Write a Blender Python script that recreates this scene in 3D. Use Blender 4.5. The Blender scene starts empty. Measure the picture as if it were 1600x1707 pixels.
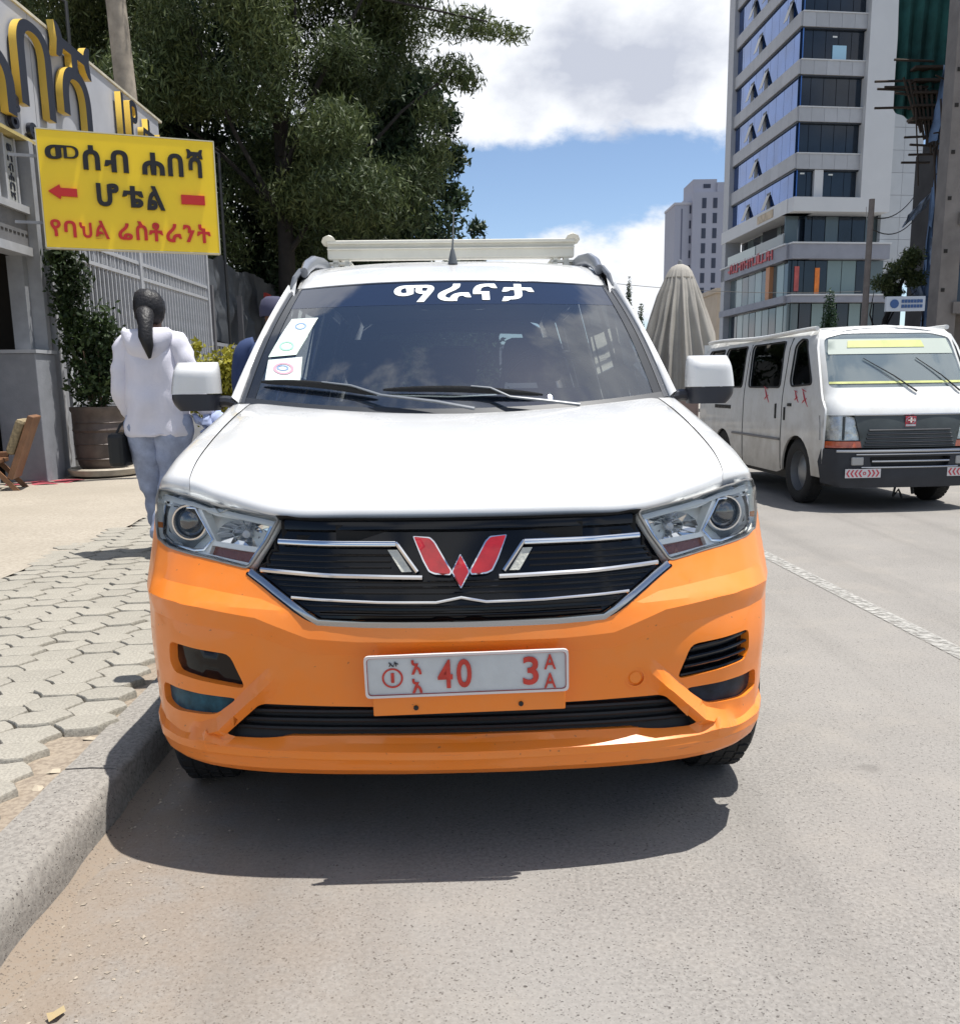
import bpy, bmesh, math, random
import numpy as np
from mathutils import Vector, Matrix, noise
from mathutils.geometry import delaunay_2d_cdt
random.seed(7)
PI = math.pi
C = bpy.context.scene.collection
sc = bpy.context.scene

# ---------------------------------------------------------------- camera
cam_d = bpy.data.cameras.new('camera'); cam = bpy.data.objects.new('camera', cam_d); C.objects.link(cam)
cam_d.sensor_fit = 'HORIZONTAL'; cam_d.sensor_width = 36; cam_d.lens = 36.0
cam_d.shift_y = 0.062; cam_d.clip_start = 0.05; cam_d.clip_end = 2000
PIT, ROL = math.radians(11.09), math.radians(0.82)
_f = Vector((0, math.cos(PIT), -math.sin(PIT))); _u = Vector((0, math.sin(PIT), math.cos(PIT))); _x = Vector((1, 0, 0))
_X = _x*math.cos(ROL) - _u*math.sin(ROL); _U = _u*math.cos(ROL) + _x*math.sin(ROL)
cam.matrix_world = Matrix(((_X.x, _U.x, -_f.x, 0), (_X.y, _U.y, -_f.y, 0), (_X.z, _U.z, -_f.z, 1.2), (0, 0, 0, 1)))
sc.camera = cam

# ---------------------------------------------------------------- light
SUN = Vector((0.26, 0.05, 1)).normalized()
sd = bpy.data.lights.new('sun', 'SUN'); so = bpy.data.objects.new('sun', sd); C.objects.link(so)
sd.energy = 5.0; sd.angle = math.radians(0.5); sd.color = (1, 0.965, 0.91)
so.rotation_euler = SUN.to_track_quat('Z', 'Y').to_euler()
so.location = (4, 0, 30)
sc.view_settings.view_transform = 'Standard'; sc.view_settings.look = 'None'
sc.view_settings.exposure = 0.40; sc.view_settings.gamma = 1
try: sc.view_settings.use_curve_mapping = False
except Exception: pass
sc.cycles.max_bounces = 10; sc.cycles.transparent_max_bounces = 16; sc.cycles.sample_clamp_indirect = 4

W = bpy.data.worlds.new('World'); sc.world = W; W.use_nodes = True
nt = W.node_tree; nt.nodes.clear()
def N(nt, t, **k):
    n = nt.nodes.new(t)
    for a, b in k.items(): setattr(n, a, b)
    return n
def L(nt, a, b): nt.links.new(a, b)
def math_(nt, op, a, b=None, c=None, clamp=False):
    n = N(nt, 'ShaderNodeMath', operation=op, use_clamp=clamp)
    for i, v in enumerate((a, b, c)):
        if v is None: continue
        if isinstance(v, (int, float)): n.inputs[i].default_value = v
        else: L(nt, v, n.inputs[i])
    return n.outputs[0]
sky = N(nt, 'ShaderNodeTexSky', sky_type='NISHITA'); sky.sun_disc = False
sky.sun_elevation = math.asin(SUN.z); sky.sun_rotation = math.atan2(SUN.x, SUN.y)
sky.altitude = 2300; sky.air_density = 1.0; sky.dust_density = 2.0
tc = N(nt, 'ShaderNodeTexCoord')
sp = N(nt, 'ShaderNodeSeparateXYZ'); L(nt, tc.outputs['Generated'], sp.inputs[0])
zz = math_(nt, 'ADD', math_(nt, 'MAXIMUM', sp.outputs[2], 0.0), 0.50)
cb = N(nt, 'ShaderNodeCombineXYZ')
L(nt, math_(nt, 'DIVIDE', sp.outputs[0], zz), cb.inputs[0]); L(nt, math_(nt, 'DIVIDE', sp.outputs[1], zz), cb.inputs[1])
n1 = N(nt, 'ShaderNodeTexNoise'); n1.inputs['Scale'].default_value = 2.1; n1.inputs['Detail'].default_value = 9
n1.inputs['Roughness'].default_value = 0.60; n1.inputs['Distortion'].default_value = 0.1
mp = N(nt, 'ShaderNodeMapping'); mp.inputs['Location'].default_value = (3.1, 1.7, 0.4)
L(nt, cb.outputs[0], mp.inputs[0]); L(nt, mp.outputs[0], n1.inputs['Vector'])
def blob(cx, cy, cz, rx, rz, amp):   # cloud bank or gap around one direction of the sky
    dx = math_(nt, 'DIVIDE', math_(nt, 'SUBTRACT', sp.outputs[0], cx), rx)
    dz = math_(nt, 'DIVIDE', math_(nt, 'SUBTRACT', sp.outputs[2], cz), rz)
    dy = math_(nt, 'MULTIPLY', math_(nt, 'MINIMUM', math_(nt, 'SUBTRACT', sp.outputs[1], 0.2), 0.0), 8.0)
    r2 = math_(nt, 'ADD', math_(nt, 'ADD', math_(nt, 'MULTIPLY', dx, dx), math_(nt, 'MULTIPLY', dz, dz)), math_(nt, 'MULTIPLY', dy, dy))
    return math_(nt, 'MULTIPLY', math_(nt, 'EXPONENT', math_(nt, 'MULTIPLY', r2, -1.0)), amp)
m = n1.outputs[0]
for b in ((0.09, 0, 0.185, 0.17, 0.045, -0.30), (0.06, 0, 0.35, 0.40, 0.11, 0.32), (0.10, 0, 0.095, 0.30, 0.035, 0.24), (-0.3, 0, 0.4, 0.2, 0.2, 0.12)):
    m = math_(nt, 'ADD', m, blob(*b))
_dx = math_(nt, 'DIVIDE', math_(nt, 'SUBTRACT', sp.outputs[0], 0.52), 0.26); _dy = math_(nt, 'DIVIDE', math_(nt, 'SUBTRACT', sp.outputs[1], 0.36), 0.20)
m = math_(nt, 'ADD', m, math_(nt, 'MULTIPLY', math_(nt, 'EXPONENT', math_(nt, 'MULTIPLY', math_(nt, 'ADD', math_(nt, 'MULTIPLY', _dx, _dx), math_(nt, 'MULTIPLY', _dy, _dy)), -1.0)), 0.34))
_ex = math_(nt, 'DIVIDE', math_(nt, 'ADD', sp.outputs[0], 0.12), 0.30)
m = math_(nt, 'SUBTRACT', m, math_(nt, 'MULTIPLY', math_(nt, 'EXPONENT', math_(nt, 'MULTIPLY', math_(nt, 'ADD', math_(nt, 'MULTIPLY', _ex, _ex), math_(nt, 'MULTIPLY', _dy, _dy)), -1.0)), 0.14))
mr = N(nt, 'ShaderNodeMapRange', interpolation_type='SMOOTHSTEP'); L(nt, m, mr.inputs[0])
mr.inputs[1].default_value = 0.50; mr.inputs[2].default_value = 0.60
# cloud shade: thick middles grey lavender, thin edges and crests white
n2 = N(nt, 'ShaderNodeTexNoise'); n2.inputs['Scale'].default_value = 4.5; n2.inputs['Detail'].default_value = 7; n2.inputs['Roughness'].default_value = 0.55
mp2 = N(nt, 'ShaderNodeMapping'); mp2.inputs['Location'].default_value = (8.3, 2.2, 5.0); L(nt, cb.outputs[0], mp2.inputs[0]); L(nt, mp2.outputs[0], n2.inputs['Vector'])
th = math_(nt, 'ADD', math_(nt, 'MULTIPLY', math_(nt, 'SUBTRACT', m, 0.60), 0.9), math_(nt, 'MULTIPLY', math_(nt, 'SUBTRACT', n2.outputs[0], 0.5), 3.4))
cr = N(nt, 'ShaderNodeValToRGB'); L(nt, math_(nt, 'ADD', th, 0.13), cr.inputs[0])
e = cr.color_ramp.elements; e[0].position = 0.25; e[0].color = (0.77, 0.79, 0.83, 1); e[1].position = 0.85; e[1].color = (0.46, 0.49, 0.57, 1)
bg1 = N(nt, 'ShaderNodeBackground'); L(nt, sky.outputs[0], bg1.inputs[0]); bg1.inputs[1].default_value = 0.118
bg2 = N(nt, 'ShaderNodeBackground'); L(nt, cr.outputs[0], bg2.inputs[0]); bg2.inputs[1].default_value = 1.0
mx = N(nt, 'ShaderNodeMixShader'); L(nt, mr.outputs[0], mx.inputs[0]); L(nt, bg1.outputs[0], mx.inputs[1]); L(nt, bg2.outputs[0], mx.inputs[2])
wo = N(nt, 'ShaderNodeOutputWorld'); L(nt, mx.outputs[0], wo.inputs[0])

# ---------------------------------------------------------------- materials
MATS = {}
def M(name, col, rough=0.5, metal=0.0, var=0.0, scale=8.0, bump=0.0, bscale=60.0, coat=0.0, ior=1.45, col2=None, detail=5, alpha=1, obj_var=0.0, spec=None):
    if name in MATS: return MATS[name]
    m = bpy.data.materials.new(name); m.use_nodes = True; nt = m.node_tree
    b = nt.nodes['Principled BSDF']
    b.inputs['Roughness'].default_value = rough; b.inputs['Metallic'].default_value = metal; b.inputs['IOR'].default_value = ior
    b.inputs['Coat Weight'].default_value = coat; b.inputs['Coat Roughness'].default_value = 0.04
    if spec is not None: b.inputs['Specular IOR Level'].default_value = spec
    c4 = (*col, 1); b.inputs['Base Color'].default_value = c4
    tcn = N(nt, 'ShaderNodeTexCoord')
    src = None
    if var > 0 or col2:
        n = N(nt, 'ShaderNodeTexNoise'); n.inputs['Scale'].default_value = scale; n.inputs['Detail'].default_value = detail; n.inputs['Roughness'].default_value = 0.6
        L(nt, tcn.outputs['Object'], n.inputs['Vector'])
        r = N(nt, 'ShaderNodeValToRGB'); L(nt, n.outputs[0], r.inputs[0])
        a = tuple(c*(1-var) for c in col) if not col2 else col
        d = tuple(min(1, c*(1+var)) for c in col) if not col2 else col2
        r.color_ramp.elements[0].position = 0.3; r.color_ramp.elements[0].color = (*a, 1)
        r.color_ramp.elements[1].position = 0.7; r.color_ramp.elements[1].color = (*d, 1)
        src = r.outputs[0]
    if obj_var > 0:
        oi = N(nt, 'ShaderNodeObjectInfo'); hs = N(nt, 'ShaderNodeHueSaturation')
        L(nt, math_(nt, 'ADD', math_(nt, 'MULTIPLY', oi.outputs['Random'], 2*obj_var), 1-obj_var), hs.inputs['Value'])
        if src: L(nt, src, hs.inputs['Color'])
        else: hs.inputs['Color'].default_value = c4
        src = hs.outputs[0]
    if src: L(nt, src, b.inputs['Base Color'])
    if bump > 0:
        n = N(nt, 'ShaderNodeTexNoise'); n.inputs['Scale'].default_value = bscale; n.inputs['Detail'].default_value = 6
        L(nt, tcn.outputs['Object'], n.inputs['Vector'])
        bp = N(nt, 'ShaderNodeBump'); bp.inputs['Strength'].default_value = bump; bp.inputs['Distance'].default_value = 0.01
        L(nt, n.outputs[0], bp.inputs['Height']); L(nt, bp.outputs[0], b.inputs['Normal'])
    MATS[name] = m
    return m
def glass(name, tint, ior=1.5, rough=0.0, body=None, bodymix=0.0):
    m = bpy.data.materials.new(name); m.use_nodes = True; nt = m.node_tree; nt.nodes.clear()
    tr = N(nt, 'ShaderNodeBsdfTransparent'); tr.inputs[0].default_value = (*tint, 1)
    gl = N(nt, 'ShaderNodeBsdfGlossy'); gl.inputs['Roughness'].default_value = rough; gl.inputs[0].default_value = (1, 1, 1, 1)
    fr = N(nt, 'ShaderNodeFresnel'); fr.inputs[0].default_value = ior
    base = tr.outputs[0]
    if body:
        df = N(nt, 'ShaderNodeBsdfDiffuse'); df.inputs[0].default_value = (*body, 1)
        m0 = N(nt, 'ShaderNodeMixShader'); m0.inputs[0].default_value = bodymix; L(nt, base, m0.inputs[1]); L(nt, df.outputs[0], m0.inputs[2]); base = m0.outputs[0]
    mxn = N(nt, 'ShaderNodeMixShader'); L(nt, fr.outputs[0], mxn.inputs[0]); L(nt, base, mxn.inputs[1]); L(nt, gl.outputs[0], mxn.inputs[2])
    o = N(nt, 'ShaderNodeOutputMaterial'); L(nt, mxn.outputs[0], o.inputs[0])
    MATS[name] = m
    return m

# ---------------------------------------------------------------- builders
def tag(o, label=None, cat=None, group=None, kind=None):
    if label: o['label'] = label
    if cat: o['category'] = cat
    if group: o['group'] = group
    if kind: o['kind'] = kind
    return o
def empty(name, loc=(0, 0, 0), rz=0, label=None, cat=None, group=None):
    o = bpy.data.objects.new(name, None); C.objects.link(o); o.location = loc; o.rotation_euler = (0, 0, rz)
    o.empty_display_size = 0.1
    return tag(o, label, cat, group)
def mesh_obj(name, verts, faces, mat, parent=None, smooth=False, angle=None):
    me = bpy.data.meshes.new(name); me.from_pydata([tuple(v) for v in verts], [], faces); me.validate(); me.update()
    if mat: me.materials.append(mat)
    if smooth:
        me.polygons.foreach_set('use_smooth', [True]*len(me.polygons))
        if angle is not None: me.set_sharp_from_angle(angle=math.radians(angle))
    o = bpy.data.objects.new(name, me); C.objects.link(o)
    if parent: o.parent = parent
    return o
class MB:
    def __init__(s): s.v = []; s.f = []
    def add(s, v, f):
        n = len(s.v); s.v += [Vector(p) for p in v]; s.f += [tuple(i+n for i in q) for q in f]; return s
    def box(s, x0, x1, y0, y1, z0, z1, mtx=None):
        v = [Vector(p) for p in ((x0,y0,z0),(x1,y0,z0),(x1,y1,z0),(x0,y1,z0),(x0,y0,z1),(x1,y0,z1),(x1,y1,z1),(x0,y1,z1))]
        if mtx: v = [mtx @ p for p in v]
        return s.add(v, [(3,2,1,0),(4,5,6,7),(0,1,5,4),(1,2,6,5),(2,3,7,6),(3,0,4,7)])
    def tube(s, pts, r, n=8, caps=True, flat=1.0):
        pts = [Vector(p) for p in pts]; rs = r if isinstance(r, (list, tuple)) else [r]*len(pts)
        rings = []; up = Vector((0, 0, 1)); side = None
        for i, p in enumerate(pts):
            t = (pts[min(i+1, len(pts)-1)] - pts[max(i-1, 0)]).normalized()
            if side is None: side = t.cross(up) if abs(t.z) < 0.9 else t.cross(Vector((0, 1, 0)))
            side = (side - t*side.dot(t)).normalized(); b = t.cross(side)
            rings.append([p + side*(math.cos(a)*rs[i]) + b*(math.sin(a)*rs[i]*flat) for a in [2*PI*k/n for k in range(n)]])
        v = [q for rg in rings for q in rg]; f = []
        for i in range(len(pts)-1):
            for k in range(n): f.append((i*n+k, i*n+(k+1) % n, (i+1)*n+(k+1) % n, (i+1)*n+k))
        if caps: f += [tuple(range(n-1, -1, -1)), tuple((len(pts)-1)*n+k for k in range(n))]
        return s.add(v, f)
    def lathe(s, prof, n=24, c=(0, 0, 0), axis='z', ring=None):
        v = []; f = []
        for r, h in prof:
            for k in range(n):
                a = 2*PI*k/n; rr = r*(ring(a, h) if ring else 1)
                p = (rr*math.cos(a), rr*math.sin(a), h) if axis == 'z' else ((rr*math.cos(a), h, rr*math.sin(a)) if axis == 'y' else (h, rr*math.cos(a), rr*math.sin(a)))
                v.append(Vector(p) + Vector(c))
        m_ = len(prof)
        for i in range(m_-1):
            for k in range(n): f.append((i*n+k, i*n+(k+1) % n, (i+1)*n+(k+1) % n, (i+1)*n+k))
        return s.add(v, f)
    def obj(s, name, mat, parent=None, smooth=False, angle=35, bevel=0, kind=None, loc=None):
        o = mesh_obj(name, s.v, s.f, mat, parent, smooth, angle)
        bmn = bmesh.new(); bmn.from_mesh(o.data); bmesh.ops.recalc_face_normals(bmn, faces=bmn.faces); bmn.to_mesh(o.data); bmn.free()
        if bevel:
            b = o.modifiers.new('bevel', 'BEVEL'); b.width = bevel; b.segments = 2; b.limit_method = 'ANGLE'
        if kind: o['kind'] = kind
        if loc: o.location = loc
        return o
def pip(x, y, poly):
    c = False; j = len(poly)-1
    for i in range(len(poly)):
        xi, yi = poly[i]; xj, yj = poly[j]
        if (yi > y) != (yj > y) and x < (xj-xi)*(y-yi)/(yj-yi)+xi: c = not c
        j = i
    return c
def segd(x, y, a, b):
    dx, dy = b[0]-a[0], b[1]-a[1]; l = dx*dx+dy*dy
    t = max(0, min(1, ((x-a[0])*dx+(y-a[1])*dy)/l)) if l > 0 else 0
    return math.hypot(x-a[0]-t*dx, y-a[1]-t*dy)
def polyd(x, y, pl, closed=False):
    n = len(pl); return min(segd(x, y, pl[i], pl[(i+1) % n]) for i in range(n if closed else n-1))
def rnd(poly, r, n=3):
    """round the corners of a polygon"""
    out = []
    for i, p in enumerate(poly):
        a = Vector(poly[i-1]); p = Vector(p); b = Vector(poly[(i+1) % len(poly)])
        da, db = (a-p), (b-p); ra = min(r, da.length*.4, db.length*.4)
        s, e = p+da.normalized()*ra, p+db.normalized()*ra
        for k in range(n+1):
            t = k/n; out.append(tuple(s*(1-t)**2 + p*2*t*(1-t) + e*t*t))
    return out
def panel(name, outer, holes, surf, mat, parent, step=0.03, thick=0.012, inward=None, smooth=True, lines=()):
    """a sheet cut to an outline (with holes) in surface coordinates, laid on a curved surface and given thickness"""
    vs = []; es = []; loops = []
    for lp in [outer] + holes:
        pts = []
        for i, a in enumerate(lp):
            b = lp[(i+1) % len(lp)]; d = math.hypot(b[0]-a[0], b[1]-a[1])
            if d < 1e-6: continue
            k = max(1, int(math.ceil(d/step)))
            for j in range(k): pts.append((a[0]+(b[0]-a[0])*j/k, a[1]+(b[1]-a[1])*j/k))
        s0 = len(vs); vs += pts; es += [(s0+i, s0+(i+1) % len(pts)) for i in range(len(pts))]; loops.append(range(s0, len(vs)))
    hole_l = holes
    for ln in lines:   # creases: mesh edges follow them
        prev = None
        for i in range(len(ln)-1):
            a, b = ln[i], ln[i+1]; k = max(1, int(math.ceil(math.hypot(b[0]-a[0], b[1]-a[1])/step)))
            for j in range(k+(i == len(ln)-2)):
                p = (a[0]+(b[0]-a[0])*j/k, a[1]+(b[1]-a[1])*j/k)
                ok = pip(p[0], p[1], outer) and not any(pip(p[0], p[1], h) for h in holes) and min(polyd(p[0], p[1], h, True) for h in [outer]+holes) > step*.4
                if ok:
                    vs.append(p)
                    if prev is not None: es.append((prev, len(vs)-1))
                    prev = len(vs)-1
                else: prev = None
    x0, x1 = min(p[0] for p in outer), max(p[0] for p in outer); y0, y1 = min(p[1] for p in outer), max(p[1] for p in outer)
    segs = [(vs[a], vs[b]) for a, b in es]
    sa = np.array([s_[0] for s_ in segs]); sb = np.array([s_[1] for s_ in segs])
    y = y0+step*.5; row = 0
    while y < y1:
        x = x0+step*(.5 if row % 2 else .1)
        while x < x1:
            if pip(x, y, outer) and not any(pip(x, y, h) for h in holes):
                if min(np.hypot(sa[:, 0]-x, sa[:, 1]-y).min(), 9) > step*.45: vs.append((x, y))
            x += step
        y += step*.87; row += 1
    r = delaunay_2d_cdt([Vector(p) for p in vs], es, [], 0, 1e-6)
    V, E, Fc = r[0], r[1], r[2]
    F2 = []
    for fc in Fc:
        cx = sum(V[i][0] for i in fc)/len(fc); cy = sum(V[i][1] for i in fc)/len(fc)
        if pip(cx, cy, outer) and not any(pip(cx, cy, h) for h in holes): F2.append(tuple(fc))
    P = [Vector(surf(v[0], v[1])) for v in V]
    e_ = 1e-3
    def inw(v, p):
        a = Vector(surf(v[0]+e_, v[1]))-p; b = Vector(surf(v[0], v[1]+e_))-p
        n_ = a.cross(b)
        if n_.length < 1e-12: return Vector((0, 1, 0))
        n_.normalize()
        ref = inward if inward else Vector((-p.x*.8, 1, 0))
        return n_ if n_.dot(ref) > 0 else -n_
    # front
    verts = list(P); faces = []
    for fc in F2:
        a, b, c = (P[i] for i in fc[:3]); n_ = (b-a).cross(c-a)
        ii = inw(V[fc[0]], P[fc[0]])
        faces.append(fc if n_.dot(ii) < 0 else fc[::-1])
    # border edges
    cnt = {}
    for fc in faces:
        for i in range(len(fc)):
            a, b = fc[i], fc[(i+1) % len(fc)]; cnt[(a, b)] = 1
    bord = [(a, b) for (a, b) in cnt if (b, a) not in cnt]
    if thick:
        mp_f = {}; mp_b = {}
        for a, b in bord:
            for i in (a, b):
                if i not in mp_f:
                    mp_f[i] = len(verts); verts.append(P[i]); mp_b[i] = len(verts); verts.append(P[i]+inw(V[i], P[i])*thick)
        for a, b in bord: faces.append((mp_f[b], mp_f[a], mp_b[a], mp_b[b]))
    me = bpy.data.meshes.new(name); me.from_pydata([tuple(v) for v in verts], [], faces); me.update()
    me.materials.append(mat)
    if smooth: me.polygons.foreach_set('use_smooth', [True]*len(me.polygons))
    o = bpy.data.objects.new(name, me); C.objects.link(o)
    if parent: o.parent = parent
    return o
def mirror(poly): return [(-a, b) for a, b in poly][::-1]
def sym(half):
    """half outline from the centre line out and back -> full outline"""
    return list(half) + [(-a, b) for a, b in reversed(half) if abs(a) > 1e-6]
def ribbon(name, line, w, surf, mat, parent, h=0.008, off=0.0, closed=False, taper=False):
    """raised moulding along a line in surface coordinates"""
    pts = []
    for i in range(len(line)-(0 if closed else 1)):
        a, b = line[i], line[(i+1) % len(line)]; k = max(1, int(math.hypot(b[0]-a[0], b[1]-a[1])/0.03))
        pts += [(a[0]+(b[0]-a[0])*j/k, a[1]+(b[1]-a[1])*j/k) for j in range(k)]
    if not closed: pts.append(line[-1])
    n = len(pts); v = []; f = []
    for i, p in enumerate(pts):
        a = pts[i-1] if (i > 0 or closed) else p; b = pts[(i+1) % n] if (i < n-1 or closed) else p
        t = Vector((b[0]-a[0], b[1]-a[1])).normalized(); q = Vector((-t.y, t.x))
        ww = w*(1-.85*abs(2*i/(n-1)-1)**4 if taper else 1)
        P0 = Vector(surf(*p)); ea = Vector(surf(p[0]+1e-3, p[1]))-P0; eb = Vector(surf(p[0], p[1]+1e-3))-P0
        nn = ea.cross(eb).normalized()
        if nn.dot(Vector((-P0.x*.8, 1, 0))) > 0: nn = -nn
        for s_, hh in ((-.5, off-.004), (-.42, off+h*.75), (0, off+h), (.42, off+h*.75), (.5, off-.004)):
            v.append(Vector(surf(p[0]+q.x*s_*ww, p[1]+q.y*s_*ww)) + nn*hh)
    for i in range(n if closed else n-1):
        j = (i+1) % n
        for k in range(4): f.append((i*5+k, j*5+k, j*5+k+1, i*5+k+1))
    if not closed: f += [(0, 1, 2, 3, 4), tuple((n-1)*5+k for k in (4, 3, 2, 1, 0))]
    o = mesh_obj(name, v, f, mat, parent, True, 50)
    bmn = bmesh.new(); bmn.from_mesh(o.data); bmesh.ops.recalc_face_normals(bmn, faces=bmn.faces); bmn.to_mesh(o.data); bmn.free()
    return o
def cr_spline(P, t):
    n = len(P)-1; i = min(int(t*n), n-1); u = t*n-i
    p1, p2 = P[i], P[i+1]; p0 = P[i-1] if i > 0 else p1*2-p2; p3 = P[i+2] if i < n-1 else p2*2-p1
    return 0.5*((2*p1)+(p2-p0)*u+(2*p0-5*p1+4*p2-p3)*u*u+(3*p1-p0-3*p2+p3)*u**3)
def loft(ctrl, na, nb, a0=0.0, a1=1.0, b0=0.0, b1=1.0):
    """grid of points over a control net ctrl[b][a]"""
    rows = []
    for j in range(nb+1):
        tb = b0+(b1-b0)*j/nb
        col = [cr_spline([Vector(r[i]) for r in ctrl], tb) for i in range(len(ctrl[0]))]
        rows.append([cr_spline(col, a0+(a1-a0)*i/na) for i in range(na+1)])
    return rows
def grid_mb(mb, rows, flip=False, keep=None):
    nb, na = len(rows), len(rows[0]); f = []
    for j in range(nb-1):
        for i in range(na-1):
            if keep and not keep(j, i): continue
            q = (j*na+i, j*na+i+1, (j+1)*na+i+1, (j+1)*na+i); f.append(q[::-1] if flip else q)
    return mb.add([p for r in rows for p in r], f)
def glyph(ch, w, h, depth, bold=0.0, name='letter', mat=None, parent=None, mtx=None, bevel=0.0, bend=None):
    """one character of the built-in typeface as a solid, fitted to w x h, standing in its x-z plane, front towards -y"""
    cu = bpy.data.curves.new('t', 'FONT'); cu.body = ch; cu.extrude = 0.5; cu.offset = bold; cu.resolution_u = 5
    to = bpy.data.objects.new('t', cu); C.objects.link(to)
    me = bpy.data.meshes.new_from_object(to.evaluated_get(bpy.context.evaluated_depsgraph_get()))
    bpy.data.objects.remove(to); bpy.data.curves.remove(cu)
    if len(me.vertices) == 0: return None
    co = np.empty(len(me.vertices)*3); me.vertices.foreach_get('co', co); co = co.reshape(-1, 3)
    lo, hi = co.min(0), co.max(0)
    x = (co[:, 0]-lo[0])/max(1e-6, hi[0]-lo[0])*w; z = (co[:, 1]-lo[1])/max(1e-6, hi[1]-lo[1])*h; y = -(co[:, 2]-lo[2])/max(1e-6, hi[2]-lo[2])*depth
    out = []
    for a, b, c in zip(x, y, z):
        p = Vector((a, b, c))
        if bend: p = Vector(bend(a, b, c))
        elif mtx: p = mtx @ p
        out.append(p)
    me.vertices.foreach_set('co', [q for p in out for q in p]); me.update(); me.name = name
    me.materials.clear(); me.materials.append(mat)
    o = bpy.data.objects.new(name, me); C.objects.link(o); o.parent = parent
    return o
def frame(origin, xdir, up=(0, 0, 1)):
    x = Vector(xdir).normalized(); z = Vector(up).normalized(); y = z.cross(x).normalized()
    m = Matrix((x, y, z)).transposed().to_4x4(); m.translation = Vector(origin); return m
def foliage(name, clumps, n, size, mat, parent, droop=0.0, seed=1, aspect=0.35, strands=1, hollow=0.0):
    """leaf blades spread through clumps (centre, radii); each blade a folded leaf of four triangles"""
    rg = np.random.default_rng(seed); cl = np.array([list(c)+list(r) for c, r in clumps], float)
    vol = (cl[:, 3]*cl[:, 4]*cl[:, 5])**0.72; pick = rg.choice(len(cl), n, p=vol/vol.sum())
    d = rg.normal(size=(n, 3)); d /= np.linalg.norm(d, axis=1)[:, None]
    rr = (hollow+(1-hollow)*rg.random(n))**(1/2.6)
    P = cl[pick, :3] + d*rr[:, None]*cl[pick, 3:]*(1+0.16*rg.normal(size=(n, 1)))
    ax = rg.normal(size=(n, 3)); ax[:, 2] -= droop; ax /= np.linalg.norm(ax, axis=1)[:, None]
    sd_ = np.cross(ax, rg.normal(size=(n, 3))); sd_ /= np.linalg.norm(sd_, axis=1)[:, None]
    L_ = size*(0.6+0.8*rg.random(n))[:, None]; Wd = L_*aspect
    nr = np.cross(ax, sd_)
    V = np.stack([P-ax*L_/2, P+sd_*Wd/2+nr*Wd*.12, P+ax*L_/2, P-sd_*Wd/2+nr*Wd*.12], 1).reshape(-1, 3)
    me = bpy.data.meshes.new(name); nf = n*2
    me.vertices.add(len(V)); me.vertices.foreach_set('co', V.ravel())
    base = np.arange(n)*4; idx = np.stack([base, base+1, base+2, base, base+2, base+3], 1).ravel()
    me.loops.add(nf*3); me.loops.foreach_set('vertex_index', idx.astype(np.int32))
    me.polygons.add(nf); me.polygons.foreach_set('loop_start', (np.arange(nf)*3).astype(np.int32)); me.polygons.foreach_set('loop_total', np.full(nf, 3, np.int32))
    me.update(calc_edges=True)
    at = me.attributes.new('tint', 'FLOAT', 'POINT')
    ct = rg.random(len(cl)); tint = np.clip(0.6*rg.random(n)+0.5*ct[pick]-.05, 0, 1)
    at.data.foreach_set('value', np.repeat(tint, 4).astype(np.float32))
    me.materials.append(mat)
    o = bpy.data.objects.new(name, me); C.objects.link(o); o.parent = parent
    return o
def leafmat(name, cols, trans=0.25, rough=0.55):
    m = bpy.data.materials.new(name); m.use_nodes = True; nt = m.node_tree; b = nt.nodes['Principled BSDF']
    a = N(nt, 'ShaderNodeAttribute', attribute_name='tint'); r = N(nt, 'ShaderNodeValToRGB'); L(nt, a.outputs['Fac'], r.inputs[0])
    els = r.color_ramp.elements
    for i, c in enumerate(cols):
        e = els[i] if i < 2 else els.new(0.5)
        e.color = (*c, 1)
    for i, e in enumerate(sorted(els, key=lambda q: q.position)): pass
    ps = [0.0, 1.0, 0.5]
    for i in range(len(els)): pass
    L(nt, r.outputs[0], b.inputs['Base Color']); b.inputs['Roughness'].default_value = rough; b.inputs['Specular IOR Level'].default_value = 0.35
    tl = N(nt, 'ShaderNodeBsdfTranslucent'); L(nt, r.outputs[0], tl.inputs[0])
    mxn = N(nt, 'ShaderNodeMixShader'); mxn.inputs[0].default_value = trans
    L(nt, b.outputs[0], mxn.inputs[1]); L(nt, tl.outputs[0], mxn.inputs[2]); L(nt, mxn.outputs[0], nt.nodes['Material Output'].inputs[0])
    return m

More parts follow.
